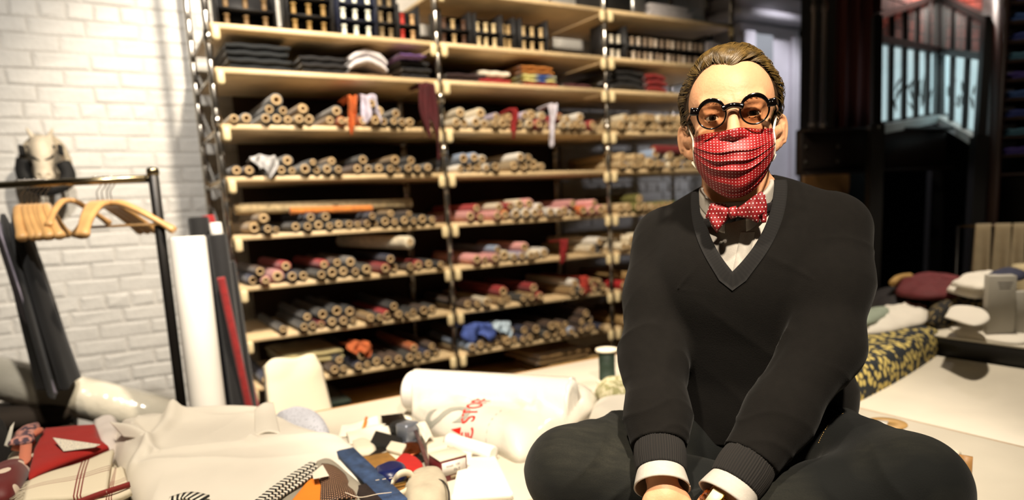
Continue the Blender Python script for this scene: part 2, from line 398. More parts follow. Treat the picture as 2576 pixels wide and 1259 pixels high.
# right bay: joined, mostly hidden behind the man
for row, pal in ((1, [('beige', 3), ('tan', 2), ('cream', 1)]), (2, [('beige', 2), ('light blue', 1), ('cream', 1)]), (3, [('olive', 3), ('beige', 3), ('green', 1)]), (4, [('cream', 1)]), (5, [('red', 1), ('tan', 2)]), (6, [('tan', 1)])):
    pile(2, row, [(.01, .97, 1.8 if row in (1, 2) else 1.3)], pal, rm=.028)
if stuff_rolls:
    cmats = {}
    by = {}
    for x, y, z, r, rot, c, b, row in stuff_rolls:
        k = tuple(round(q, 2) for q in c); by.setdefault(tuple(round(q*3)/3 for q in c[:3]), []).append((x, y, z, r, rot, c))
    mb = MB(); mb2 = MB(); cols = []
    V0 = [v.co.copy() for v in bodies[0].vertices]; F0 = [tuple(p.vertices) for p in bodies[0].polygons]
    V1 = [v.co.copy() for v in cores[0].vertices]; F1 = [tuple(p.vertices) for p in cores[0].polygons]
    for x, y, z, r, rot, c, b, row in stuff_rolls:
        M_ = Matrix.Translation((x, y, z)) @ Matrix.Diagonal((r, 1, r, 1))
        mb.add(V0, F0, None, M_); cols += [c]*len(V0); mb2.add(V1, F1, None, M_)
    nB = len(mb.V); me = mesh('rolls', mb.V+mb2.V, mb.F+[tuple(i+nB for i in f) for f in mb2.F], None)
    mv = bpy.data.materials.new('roll_cloth_mixed'); mv.use_nodes = True
    an = mv.node_tree.nodes.new('ShaderNodeAttribute'); an.attribute_name = 'cloth_colour'
    mv.node_tree.links.new(an.outputs['Color'], mv.node_tree.nodes['Principled BSDF'].inputs['Base Color']); mv.node_tree.nodes['Principled BSDF'].inputs['Roughness'].default_value = .8
    me.materials.append(mv); me.materials.append(cardm)
    ca = me.color_attributes.new('cloth_colour', 'FLOAT_COLOR', 'POINT')
    for i, c in enumerate(cols): ca.data[i].color = c
    for i in range(len(mb.F), len(me.polygons)): me.polygons[i].material_index = 1
    link('remaining_fabric_rolls', me, label='rows of fabric rolls packed in the right bay behind the man', cat='fabric rolls', kind='stuff')

# long rolls lying along the shelves
def long_roll(name, p, q, r, color, label, hole=True, n=22, mm=None, group=None, cat='fabric roll'):
    p = Vector(p); q = Vector(q); L_ = (q-p).length
    o = link(name, MB().lathe([(r*.5, 0), (r*.93, -.003), (r, .006), (r*.985, L_*.3), (r, L_*.6), (r*.99, L_-.006), (r*.93, L_+.003), (r*.5, L_)], n).me(name, mm or clothm), None, p, (q-p).to_track_quat('Z', 'Y').to_euler(), label, cat, group, color=color)
    if hole: link('cardboard_core', MB().lathe([(r*.52, .03), (r*.52, -.006), (r*.33, -.006), (r*.33, .12), (0, .12)], 18).me('cardboard_core', cardm), o)
    return o
def top_z(b, row, xf): return HS[row+2]+.10
long_roll('fabric_roll', (PXS[0]+.05, RY+.1, HS[5]+.118), (PXS[0]+.92, RY+.13, HS[5]+.112), .026, '#b09a72', 'long beige roll lying crosswise on top of the third roll shelf, left bay')
long_roll('fabric_roll', (PXS[0]+.28, RY+.03, HS[5]+.098), (PXS[0]+.68, RY+.05, HS[5]+.094), .017, '#c8762c', 'thin orange roll lying crosswise below the long beige roll, left bay', False)
long_roll('fabric_roll', (PXS[0]+.83, RY-.05, HS[6]+.145), (PXS[0]+.62, RY+.42, HS[6]+.16), .033, '#d9cdb4', 'cream roll lying askew on top of the fourth roll shelf, left bay')
long_roll('fabric_roll', (PXS[2]+.33, RY-.03, HS[4]+.115), (PXS[2]+.85, RY+.0, HS[4]+.115), .028, '#7d1416', 'dark red roll lying crosswise on rolls beside the masked face, right bay')

# loose cloth tails hanging out of the shelves
def tail(name, b, xf, h, w, l, c, label, d=-.035, seed=0):
    x = PXS[b]+xf*BAY
    def fn(s, t):
        xx = x+(s-.5)*w*(1-.35*t+.18*np.sin(t*7+seed))+.014*np.sin(t*5+seed)*t; zz = h-l*(.8+.3*np.sin(s*5+seed))*np.clip(t*1.5-.5, 0, 1)+.02*np.minimum(1, t*3)*(1-t)+.006*np.sin(s*9+seed)
        yy = RY+.1-(.1-d)*np.clip(t*3, 0, 1)+.016*np.sin(s*11+seed+2*np.sin(t*4+seed))
        return xx, yy, zz
    V, Fs, U = surf(fn, 22, 26, .002)
    return link(name, mesh(name, V, Fs, mat('tail_'+c.strip('#'), c, .85, n=.3, ns=40), uv=U), label=label, cat='cloth', group='loose cloth ends on the rack')
tail('cloth_tail', 0, .56, HS[3]+.12, .05, .16, '#c8622a', 'orange cloth end hanging over rolls, first roll shelf, left bay', seed=1)
tail('cloth_tail', 0, .64, HS[3]+.13, .1, .12, '#c9c2d2', 'white checked cloth end draped over rolls, first roll shelf, left bay', seed=2)
tail('cloth_tail', 0, .92, HS[3]+.2, .1, .33, '#470c13', 'crumpled dark red cloth hanging beside the second chrome post', -.05, seed=3)
tail('cloth_tail', 0, .16, HS[4]+.075, .12, .075, '#b9b7b6', 'white cloth end draped over rolls, second roll shelf, left bay', seed=4)
tail('cloth_tail', 1, .38, HS[3]+.09, .03, .13, '#8c1a1c', 'red cloth end hanging over rolls, first roll shelf, middle bay', seed=5)
tail('cloth_tail', 1, .62, HS[3]+.12, .045, .2, '#c9c4cf', 'pale lilac cloth end hanging over rolls, first roll shelf, middle bay', seed=6)
tail('cloth_tail', 1, .66, HS[6]+.08, .05, .12, '#8c1a1c', 'red cloth end curling over the fourth roll shelf, middle bay', seed=7)
tail('cloth_tail', 1, .79, HS[7]+.09, .06, .1, '#b23a2c', 'tomato red cloth end over rolls, fifth roll shelf, middle bay', seed=8)
tail('cloth_tail', 1, .12, HS[8]+.13, .22, .09, '#4d63b0', 'blue and white cloth draped over rolls, sixth roll shelf, middle bay', seed=9)
tail('cloth_tail', 1, .26, HS[8]+.12, .12, .07, '#bcd0e0', 'pale blue cloth end draped over rolls, sixth roll shelf, middle bay', seed=10)
tail('cloth_tail', 0, .5, HS[8]+.125, .13, .06, '#c8693a', 'orange red cloth draped over rolls, sixth roll shelf, left bay', seed=16)

# ------------------------------------------------------------------ folded cloth on the upper shelves
def folded(w, d, h, n, arch=0, seed=0, ov=.0):
    """stack of n folded layers with rounded front folds"""
    mb = MB(); r = random.Random(seed); t = h/n
    for i in range(n):
        ww = w*(1-r.uniform(0, .06)); dd = d*(1-r.uniform(0, .05)); ox = r.uniform(-.01, .01)
        def fn(s, a):
            ang = a*2*math.pi; e = .42
            x = (s-.5)*ww+ox
            yy = np.cos(ang); zz = np.sin(ang)
            y = np.sign(yy)*np.abs(yy)**.35*dd/2; z_ = np.sign(zz)*np.abs(zz)**.6*t*.5
            bulge = arch*(1-(2*s-1)**2)*1.0
            return x, y, z_*(1-.35*np.abs(2*s-1)**6)+t*(i+.5)+bulge+.002*np.sin(s*17+i+seed)
        V, Fs, U = surf(fn, 14, 17); 
        n_ = 17
        Fs = list(Fs)+[tuple(range(0, n_-1))[::-1], tuple(13*n_+j for j in range(n_-1))]
        mb.add(V, Fs, U)
    return mb
FG = 'folded fabrics on the upper shelf'
def fold_on(xf, b, row, w, h, n, c, label, arch=0, d=.42, z=0, seed=1, y=.24, mm=None, cat='folded cloth'):
    return link('folded_cloth', folded(w, d, h, n, arch, seed).me('folded_cloth', mm or mat('fold_'+c.strip('#'), c, .85, n=.25, ns=25, sheen=.2)), None, (PXS[b]+xf*BAY, RY+y, HS[row]+.001+z), label=label, cat=cat, group=FG)
fold_on(.2, 0, 2, .28, .125, 4, '#0e1418', 'black and teal folded cloth stack at left end of the upper shelf')
fold_on(.47, 0, 2, .22, .09, 3, '#131215', 'flat black folded cloth beside the white arched stack')
fold_on(.665, 0, 2, .25, .02, 1, '#6d5335', 'brown folded cloth under the white arched stack', seed=4)
fold_on(.665, 0, 2, .2, .075, 2, '#d6d2d6', 'thick white folded fleece arched over on the upper shelf', arch=.045, z=.021, seed=5)
fold_on(.9, 0, 2, .16, .1, 3, '#101013', 'black folded cloth next to the second chrome post', seed=6)
fold_on(.86, 0, 2, .14, .012, 1, '#7c5aa0', 'thin purple folded cloth poking out beside black cloth', z=.1, seed=7, y=.18)
fold_on(.17, 1, 2, .24, .05, 2, '#2a1318', 'dark maroon folded cloth at left of middle bay, upper shelf', seed=8)
fold_on(.33, 1, 2, .2, .035, 1, '#9a1c22', 'bright red folded cloth under a white bolt, upper shelf', seed=9)
fold_on(.32, 1, 2, .2, .04, 1, '#e2d8c6', 'white folded bolt on top of the red cloth, upper shelf', z=.036, seed=10)
fold_on(.59, 1, 2, .24, .022, 1, '#9c1a20', 'red folded cloth at the bottom of the towel stack', seed=11)
fold_on(.59, 1, 2, .23, .045, 2, '#3d5ca8', 'blue and yellow folded towel in the middle of the towel stack', z=.023, seed=12, mm=blotch('blue_yellow', '#d8d48a', '#3658a6', 9, .5, .85, .1))
fold_on(.58, 1, 2, .22, .045, 2, '#b8742c', 'orange brown folded towel on top of the towel stack', z=.069, seed=13)
fold_on(.83, 1, 2, .2, .035, 1, '#4a1a1e', 'dark red folded cloth right of the towel stack', seed=14)
fold_on(.18, 2, 2, .28, .12, 3, '#0d0c0d', 'black folded cloth in the right bay beside the hair', arch=.02, seed=15)
fold_on(.4, 2, 2, .17, .11, 3, '#8e1a1a', 'red folded cloth behind the black cloth, right bay', seed=16, arch=.015)
fold_on(.3, 0, 8, .3, .06, 2, '#a89a6c', 'olive folded cloth on the sixth roll shelf behind the cream bolt', z=.05, seed=17)
fold_on(.77, 1, 9, .42, .07, 2, '#a08250', 'brown paper wrapped parcel on the bottom shelf, right', seed=18, cat='parcel')
fold_on(.68, 1, 9, .38, .06, 2, '#7c6038', 'flat brown parcel under a larger one on the bottom shelf', z=.071, seed=19, cat='parcel')
fold_on(.3, 0, 9, .35, .05, 2, '#16281a', 'dark green folded cloth on the bottom shelf', z=.04, seed=20)
fold_on(.36, 0, 9, .3, .035, 1, '#6d1f14', 'rust red folded cloth under the dark green cloth', seed=21)
# ------------------------------------------------------------------ spools of thread in dark cases
spool_me = MB().lathe([(0, 0), (.014, 0), (.014, .005), (.0105, .007), (.0115, .026), (.0105, .045), (.014, .047), (.014, .052), (0, .052)], 10).me('thread_spool', mat('thread', '#ffffff', .6, objcol=True))
casem = mat('spool_case', '#0f0e10', .6)
casebl = mat('spool_case_blue', '#10172e', .6)
nsp = 0
def spool_case(b, x0, x1, cols, tiers, c, cname, row, where, mm=None, y=.03, zoff=0, pitch=.075):
    global nsp
    wx = (x1-x0)*BAY; X0 = PXS[b]+x0*BAY; H = tiers*pitch
    root = empty('spool_case', (X0, RY+y, HS[row]), f'dark open thread case {where}', 'case', group='thread cases on the top shelf')
    mm = mm or casem
    link('case_back', MB().box((wx/2, .13, H/2+.01), (wx, .008, H+.03)).me('case_back', mm), root)
    for xx in (0, wx): link('case_side', MB().box((xx, .066, H/2+.01), (.006, .13, H+.03)).me('case_side', mm), root)
    for t in range(tiers): link('tier', MB().box((wx/2, .066, t*pitch+.004), (wx-.006, .128, .006)).me('tier', mm), root)
    for t in range(tiers):
        for k in range(cols):
            nsp += 1
            s = link('thread_spool', spool_me, None, (X0+wx*(k+.5)/cols, RY+y+.03+RNG.uniform(-.004, .01), HS[row]+t*pitch+.0075), cat='spool', group='thread spools on the top shelf', color=c if isinstance(c, str) else c[(t*cols+k) % len(c)],
                     label=f'{cname} spool, {ORD[k+1]} in {ORD[t+1]} tier from below, case {where}')
spool_case(0, .05, .28, 3, 2, '#6b5230', 'tan', 1, 'at far left')
spool_case(0, .33, .52, 3, 3, '#8d6f3c', 'gold', 1, 'second from left')
spool_case(0, .55, .72, 3, 3, '#eef0e2', 'white', 1, 'with bright white spools', casebl)
spool_case(0, .73, .82, 2, 3, '#7c6a4c', 'greyish', 1, 'right of the white spools')
spool_case(0, .83, .93, 2, 2, ['#a8291c', '#b89468'], 'red or beige', 1, 'left of second chrome post')
spool_case(1, .04, .2, 3, 2, ['#4a2f1c', '#b0966a', '#4a2f1c'], 'brown', 1, 'at left of middle bay')
spool_case(1, .23, .37, 3, 2, '#cdb88e', 'cream', 1, 'at the middle bay centre')
spool_case(1, .38, .45, 2, 2, '#a88c5e', 'beige', 1, 'beside the centre cream case')
spool_case(1, .49, .65, 3, 2, '#c0a67a', 'sand', 1, 'furthest right in middle bay')
spool_case(2, .02, .17, 3, 2, '#e0d6c2', 'ivory', 1, 'at right bay start', pitch=.085)
spool_case(2, .18, .8, 14, 2, ['#a5907a', '#c9b8a6', '#8d7a68'], 'mauve grey', 1, 'wide one in right bay', pitch=.085)
# things on the top board of the right bay
link('paper_stack', MB().box((0, 0, .03), (.34, .3, .012), .002).box((.01, .01, .045), (.33, .3, .014), .002).box((-.01, 0, .012), (.36, .3, .02), .003).box((.0, .02, .07), (.32, .3, .03), .003).me('paper_stack', mat('paper_greyish', '#c4bfc0', .7, n=.1)), None, (PXS[2]+.55, RY+.17, HS[0]+.002), label='stack of pale papers and boards on the topmost right shelf', cat='paper')
link('foil_bag', MB().box((0, 0, .06), (.12, .1, .12), .03, seg=3).me('foil_bag', mat('foil', '#9c9a98', .3, .8)), None, (PXS[2]+.3, RY+.08, HS[0]), label='small crumpled silvery bag on the topmost right shelf', cat='bag')
link('storage_box', MB().box((0, 0, .09), (.22, .26, .18), .004).box((0, 0, .185), (.23, .27, .03), .004).me('storage_box', mat('black_box', '#0e0d0d', .6)), None, (PXS[2]+.13, RY+.17, HS[0]), label='black lidded box on the topmost right shelf', cat='box')
link('picture_frame', MB().box((0, .01, .075), (.13, .01, .14), .002).box((-.062, 0, .075), (.016, .016, .15), .002).box((.062, 0, .075), (.016, .016, .15), .002).box((0, 0, .008), (.13, .016, .016), .002).box((0, 0, .144), (.13, .016, .016), .002).me('picture_frame', mat('pale_frame', '#c6c0c6', .5)), None, (PXS[2]+.92, RY+.03, HS[1]+.001), label='small pale framed picture standing right of the thread cases', cat='picture')
# ------------------------------------------------------------------ signed-distance modelling tools
def smin(a, b, k): h = np.clip(.5+.5*(b-a)/k, 0, 1); return b+(a-b)*h-k*h*(1-h)
def smax(a, b, k): return -smin(-a, -b, k)
def sd_ell(p, c, r, Rm=None):
    q = p-np.array(c)
    if Rm is not None: q = q @ Rm
    r = np.array(r); k0 = np.linalg.norm(q/r, axis=-1); k1 = np.linalg.norm(q/(r*r), axis=-1)
    return np.where(k1 < 1e-9, -r.min(), k0*(k0-1)/(k1+1e-9))
def sd_cap(p, a, b, ra, rb_):
    a = np.array(a, float); b = np.array(b, float); ab = b-a; t = np.clip(((p-a) @ ab)/(ab @ ab), 0, 1)
    return np.linalg.norm(p-a-t[..., None]*ab, axis=-1)-(ra+(rb_-ra)*t)
def sd_box(p, c, h, r=0, Rm=None):
    q = p-np.array(c)
    if Rm is not None: q = q @ Rm
    q = np.abs(q)-np.array(h)+r
    return np.linalg.norm(np.maximum(q, 0), axis=-1)+np.minimum(q.max(-1), 0)-r
def rotm(x=0, y=0, z=0): return np.array(Euler((rad(x), rad(y), rad(z))).to_matrix())
def chain(p, pts, rs, k=.02):
    d = None
    for i in range(len(pts)-1):
        e = sd_cap(p, pts[i], pts[i+1], rs[i], rs[i+1]); d = e if d is None else smin(d, e, k)
    return d
def surfnet(f, lo, hi, h, newton=2, slack=1.25):
    lo = np.array(lo, float); hi = np.array(hi, float); B = 8; nbk = np.ceil((hi-lo)/(h*B)).astype(int)
    g = np.stack(np.meshgrid(*[np.arange(n) for n in nbk], indexing='ij'), -1).reshape(-1, 3)
    def ev(P):
        out = np.empty(len(P))
        for i in range(0, len(P), 400000): out[i:i+400000] = f(P[i:i+400000])
        return out
    d = ev(lo+(g+.5)*h*B); g = g[np.abs(d) < h*B*.87*slack+.003]
    N = nbk*B+1; o = np.arange(B+1); oc = np.stack(np.meshgrid(o, o, o, indexing='ij'), -1).reshape(-1, 3)
    ci = g[:, None]*B+oc[None]; key = (ci[..., 0]*N[1]+ci[..., 1])*N[2]+ci[..., 2]
    uk, inv = np.unique(key.ravel(), return_inverse=True)
    iz = uk % N[2]; iy = (uk//N[2]) % N[1]; ix = uk//(N[1]*N[2])
    val = ev(lo+np.stack([ix, iy, iz], -1)*h)[inv].reshape(len(g), B+1, B+1, B+1)
    neg = val < 0; cs = [(a, b, c) for a in (0, 1) for b in (0, 1) for c in (0, 1)]
    cnt = sum(neg[:, a:a+B, b:b+B, c:c+B].astype(int) for a, b, c in cs)
    bi, i, j, k = np.nonzero((cnt > 0) & (cnt < 8))
    cell = np.stack([g[bi, 0]*B+i, g[bi, 1]*B+j, g[bi, 2]*B+k], -1)
    cv = np.stack([val[bi, i+a, j+b, k+c] for a, b, c in cs], -1)
    acc = np.zeros((len(cell), 3)); num = np.zeros(len(cell)); C = np.array(cs, float)
    for x in range(8):
        for y in range(x+1, 8):
            if np.abs(C[x]-C[y]).sum() != 1: continue
            s = (cv[:, x] < 0) != (cv[:, y] < 0); t = np.where(s, cv[:, x]/(cv[:, x]-cv[:, y]+1e-15), 0)
            acc += np.where(s[:, None], C[x]+t[:, None]*(C[y]-C[x]), 0); num += s
    P = lo+(cell+acc/num[:, None])*h
    ck = (cell[:, 0]*(N[1]+1)+cell[:, 1])*(N[2]+1)+cell[:, 2]; order = np.argsort(ck); sk = ck[order]
    st = [(N[1]+1)*(N[2]+1), N[2]+1, 1]; quads = []
    for ax, ci_ in ((0, 4), (1, 2), (2, 1)):
        s0 = cv[:, 0] < 0; s1 = cv[:, ci_] < 0; e = np.nonzero(s0 != s1)[0]; b_, c_ = [x for x in range(3) if x != ax]
        ks = [ck[e], ck[e]-st[b_], ck[e]-st[b_]-st[c_], ck[e]-st[c_]]; ids = []; ok = np.ones(len(e), bool)
        for kk in ks:
            pos = np.clip(np.searchsorted(sk, kk), 0, len(sk)-1); ok &= sk[pos] == kk; ids.append(order[pos])
        q = np.stack(ids, -1)[ok]; fl = s0[e][ok] if ax != 1 else ~s0[e][ok]
        quads.append(np.where(fl[:, None], q, q[:, ::-1]))
    Q = np.vstack(quads)
    for _ in range(newton):
        e = h*.5; d0 = ev(P); G_ = np.stack([ev(P+np.eye(3)[a]*e)-d0 for a in range(3)], -1)/e
        P = P-np.clip(d0, -h, h)[:, None]*G_/(np.maximum((G_**2).sum(-1), .25))[:, None]
    return P, Q
def npmesh(name, P, Q, m, uv=None, smooth=True):
    me = bpy.data.meshes.new(name); P = np.asarray(P, np.float32); Q = np.asarray(Q, np.int32); k = Q.shape[1]
    me.vertices.add(len(P)); me.vertices.foreach_set('co', P.ravel()); me.loops.add(Q.size); me.loops.foreach_set('vertex_index', Q.ravel())
    me.polygons.add(len(Q)); me.polygons.foreach_set('loop_start', np.arange(0, Q.size, k, dtype=np.int32)); me.polygons.foreach_set('loop_total', np.full(len(Q), k, np.int32))
    me.update(calc_edges=True); me.validate()
    if smooth: me.polygons.foreach_set('use_smooth', [True]*len(me.polygons))
    if m: me.materials.append(m)
    return me

# ------------------------------------------------------------------ garment rail with hangers, left
blackst = mat('black_steel', '#15120f', .35, .6)
railm = mat('worn_rail_chrome', '#8a7c60', .22, 1)
R1 = at(386, 449, Y=2.8); R0 = at(-120, 472, z=R1[2]); RZ = R1[2]
RD = (R0-R1)/np.linalg.norm(R0-R1)
grail = empty('garment_rail', (R1[0], R1[1], 0), 'black garment rail with a brassy top bar in front of the white brick wall', 'clothes rail')
def gr(name, mb, m, **k): return link(name, mb.me(name, m), grail, **k)
rel = lambda p: Vector(p)-Vector((R1[0], R1[1], 0))
gr('top_bar', MB().tube([rel(R1), rel(R0)], .0135, 14), railm)
for P_, nm in ((R1, 1), (R0, 0)):
    gr('post', MB().box(rel((P_[0], P_[1], RZ/2+.03)), (.034, .034, RZ+.0), .004), blackst)
    q = np.array([-RD[1], RD[0], 0])*.25
    gr('foot', MB().tube([rel(np.array([P_[0], P_[1], .06])+q), rel(np.array([P_[0], P_[1], .06])-q)], .017, 10), blackst)
gr('lower_bar', MB().tube([rel((R1[0], R1[1], .15)), rel((R0[0], R0[1], .15))], .012, 10), blackst)
gr('corner_cap', MB().box(rel((R1[0], R1[1], RZ+.022)), (.04, .04, .03), .006), railm)
woodh = mat('hanger_wood', '#c79a62', .4, n=.15, ns=25, coat=.3)
def hanger_body():
    mb = MB()
    for s in (-1, 1):
        pts = smooth_path([(0, 0, -.012), (s*.05, .0, -.018), (s*.12, .012, -.055), (s*.185, .03, -.1), (s*.212, .04, -.122)], 14)
        mb.tube(pts, [.016, .0165, .017, .017, .017, .0165, .016, .0155, .015, .015, .0155, .017, .019, .02, .017], 10, flat=.75)
    return mb.me('hanger', woodh)
hb = hanger_body()
hk = MB().tube(smooth_path([(0, 0, 0), (0, 0, .03), (.012, 0, .048), (.019, 0, .064), (.012, 0, .08), (0, 0, .084), (-.013, 0, .079), (-.018, 0, .066)], 24), .0018, 6).me('hook', chrome)
bar_h = MB().tube([(-.17, .02, -.094), (.17, .02, -.094)], .005, 8).me('trouser_bar', woodh)
HL = ['pale wooden hanger at left end of the hanging row, edge on', 'first hanger of the tight bunch of five under the horse head', 'second hanger of the tight bunch of five under the horse head', 'middle hanger of the tight bunch of five under the horse head', 'fourth hanger of the tight bunch of five under the horse head', 'fifth hanger, last of the tight bunch under the horse head', 'single wooden hanger turned broadside to the camera on the rail', 'first hanger of the loose bunch near the black rail post', 'second hanger of the loose bunch near the black rail post', 'third hanger of the loose bunch near the black rail post', 'hanger with trouser bar pointing past the black rail post']
for i, (u, ang, bar) in enumerate(((6, 14, 0), (32, 9, 0), (52, 8, 0), (73, 6, 0), (95, 8, 0), (117, 4, 0), (212, 38, 0), (322, 27, 0), (340, 30, 0), (357, 33, 0), (371, -48, 1))):
    a = at(u, 462, z=RZ); t = np.dot(a-R1, RD); p = R1+RD*t
    base = math.degrees(math.atan2(-p[1], -p[0]))
    o = link('hanger', hb, None, (p[0], p[1], RZ-.069), (0, 0, rad(base-ang)), label=HL[i], cat='hanger', group='wooden hangers on the rail')
    if i == 6: o.scale = (.72, .8, .8); o.location.z = RZ-.055
    link('hook', hk, o, (0, 0, 0), (0, 0, rad(90+ang)))
    if bar: link('trouser_bar', bar_h, o)
# garments at the far left of the rail
def garment(name, u, z0, z1, w0, w1, d, c, label, lean=0, seed=0, cat='coat'):
    a = at(u, 465, z=RZ); t = np.dot(a-R1, RD); p = R1+RD*t
    def fn(s, q):
        ang = s*2*math.pi; w = w0+(w1-w0)*q**.7; sh = np.clip(q/.12, 0, 1)**.5
        x = np.cos(ang)*w*sh*(1+.05*np.sin(q*9+seed)); y = np.sin(ang)*d*(.6+.5*q)*(1+.35*np.sin(5*ang+seed+2*q))*np.maximum(sh, .3)
        return y+lean*q, x, z0+(z1-z0)*q+.012*np.sin(ang*3+seed)*q
    V, Fs, U = surf(fn, 41, 30)
    o = link(name, mesh(name, V, Fs, mat(name+'_cloth'+c.strip('#'), c, .9, n=.2, ns=30, sheen=.1), uv=U), None, (p[0], p[1], 0), (0, 0, math.atan2(p[1], p[0])-math.pi/2), label=label, cat=cat, group='garments hanging on the rail')
    return o
garment('black_coat', 20, RZ-.1, 1.0, .17, .2, .04, '#0c0b0b', 'long black coat hanging at the left edge of the rail', .075, 1)
garment('charcoal_jacket', -38, RZ-.1, .97, .17, .2, .03, '#191817', 'charcoal jacket hanging left of the long black coat', .06, 2, 'jacket')
garment('lilac_shirt', -80, RZ-.1, .98, .17, .2, .02, '#8f8795', 'pale lilac shirt showing below the black coat at left edge', .09, 3, 'shirt')

# ------------------------------------------------------------------ horse head on the wall
HP = at(112, 400, Y=WY-.14)
def horse(p):
    d = sd_cap(p, (0, -.02, .055), (.012, -.115, -.075), .05, .032)
    d = smin(d, sd_ell(p, (.016, -.115, -.088), (.034, .034, .03)), .02)
    d = smin(d, sd_cap(p, (0, .04, .03), (-.01, .13, -.06), .055, .07), .04)
    d = smin(d, sd_ell(p, (-.01, .0, .005), (.05, .06, .06)), .02)
    for s in (-1, 1):
        d = smin(d, sd_cap(p, (s*.03, .0, .09), (s*.05, -.01, .135), .014, .004), .008)
        d = smin(d, sd_ell(p, (s*.04, -.035, .05), (.014, .014, .012)), .01)
        d = smax(d, -sd_ell(p, (.016+s*.018, -.145, -.085), (.006, .01, .007)), .006)
    return smin(d, sd_cap(p, (.014, -.1, -.1), (.012, -.085, -.12), .02, .018), .015)
P_, Q_ = surfnet(horse, (-.12, -.17, -.16), (.12, .22, .16), .005)
hm = mat('horse_white', '#c9bca6', .55, n=.3, ns=14)
k = NB(hm)
hroot = link('horse_head', npmesh('horse_head', P_, Q_, hm), None, HP, (0, 0, rad(-8)), label='white and grey horse head trophy mounted on the painted brick wall', cat='horse head')
blk = mat('horse_black', '#0a0908', .8, n=.2, ns=50)
link('collar', MB().tube(smooth_path([(-.075, -.01, .0), (-.085, -.01, -.06), (-.06, -.03, -.115), (.0, -.06, -.14), (.07, -.03, -.115), (.085, -.01, -.07), (.07, 0, -.02)], 30), .032, 10).me('collar', blk), hroot)
for s in (-1, 1):
    link('blinker', MB().box((s*.074, -.035, .035), (.018, .05, .05), .008, seg=2).me('blinker', blk), hroot)
    link('mane', MB().tube(smooth_path([(s*.02, .04, .1), (s*.062, .03, .06), (s*.088, .01, .0), (s*.09, .0, -.05)], 12), [.02]*6+[.016]*7, 8).me('mane', mat('horse_mane', '#a39680', .8, n=.3, ns=60)), hroot)
    link('eye', MB().lathe([(0, -.008), (.007, -.004), (.008, 0), (.007, .004), (0, .008)], 10).me('eye', blk), hroot, (s*.05, -.045, .05))
link('bridle', MB().tube(smooth_path([(-.045, -.07, .01), (-.02, -.105, .0), (.008, -.115, -.02), (.04, -.1, -.005), (.05, -.07, .01)], 16), .004, 8).me('bridle', blk), hroot)
link('wall_plate', MB().box((-.01, .125, -.02), (.15, .025, .18), .01).me('wall_plate', mat('plate_wood', '#5a4128', .6)), hroot)

# ------------------------------------------------------------------ rolls standing between table and rack
whitecl = mat('white_paper_roll', '#e9e5dd', .6, n=.05, ns=5)
def stand(u, vt, Y, r, c, label, lean=(0, 0), mm=None, zb=0, name='fabric_roll', cat='fabric roll', core=False):
    a = at(u, vt, Y=Y)
    o = long_roll(name, (a[0], a[1], a[2]), (a[0]+lean[0], a[1]+lean[1], zb), r, c, label, False, 26, mm, None, cat)
    return o
stand(471, 598, 2.78, .064, '#ffffff', 'tall thick white roll standing upright beside the garment rail', (.0, -.05), whitecl)
stand(498, 548, 3.04, .04, '#0c0b0c', 'black fabric roll standing behind the tall white roll', (.02, 0))
stand(521, 545, 3.13, .028, '#a3191b', 'thin dark red roll leaning between two black rolls', (.17, -.1))
o = stand(546, 592, 2.98, .036, '#141315', 'charcoal fabric roll standing with a white tube end on top', (.03, -.05))
link('white_tube', MB().lathe([(0, -.05), (.022, -.05), (.024, 0), (.024, .03)], 16).me('white_tube', whitecl), o, (0, 0, 0), (0, 0, 0), label='white tube sticking out of the top')
stand(570, 660, 3.02, .034, '#0a090a', 'black fabric roll standing closest to the left chrome post', (.05, -.02))
stand(556, 700, 2.9, .016, '#8a1414', 'thin bright red roll leaning low beside the charcoal roll', (.13, .02))
# plastic wrapped roll lying on a low chest
film = mat('plastic_film', '#cfc8b6', .14, n=.12, ns=6, bump=.6, bs=18, coat=.6)
A_ = at(-30, 944, Y=3.32); B_ = at(428, 1054, Y=3.12)
prl = link('plastic_roll', None or MB().lathe([(.03, 0), (.07, .002), (.082, .02), (.086, .15), (.082, .3), (.086, .5), (.083, .62), (.08, .72), (.06, .735), (.02, .73)], 26).me('plastic_roll', film), None, A_, (Vector(B_-A_)).to_track_quat('Z', 'Y').to_euler(), label='large roll wrapped in shiny plastic film lying behind the left heap', cat='roll')
prl.scale = (1, 1, np.linalg.norm(B_-A_)/.735)
chestm = mat('chest_brown', '#1e1712', .7, n=.2, ns=4)
zt = B_[2]-.115
ch = link('storage_chest', MB().box((0, 0, zt/2-.01), (1.36, .34, zt-.02), .01).box((0, 0, zt-.012), (1.4, .36, .024), .006).me('storage_chest', chestm), None, (-.56, 3.27, 0), label='low dark brown chest under the plastic wrapped roll', cat='chest')
link('blanket', folded(.3, .3, max(.03, A_[2]-.125-zt), 3).me('blanket', mat('blanket', '#3a3026', .9)), None, (A_[0]+.12, 3.28, zt+.001), label='folded brown blanket under the raised end of plastic roll', cat='blanket')
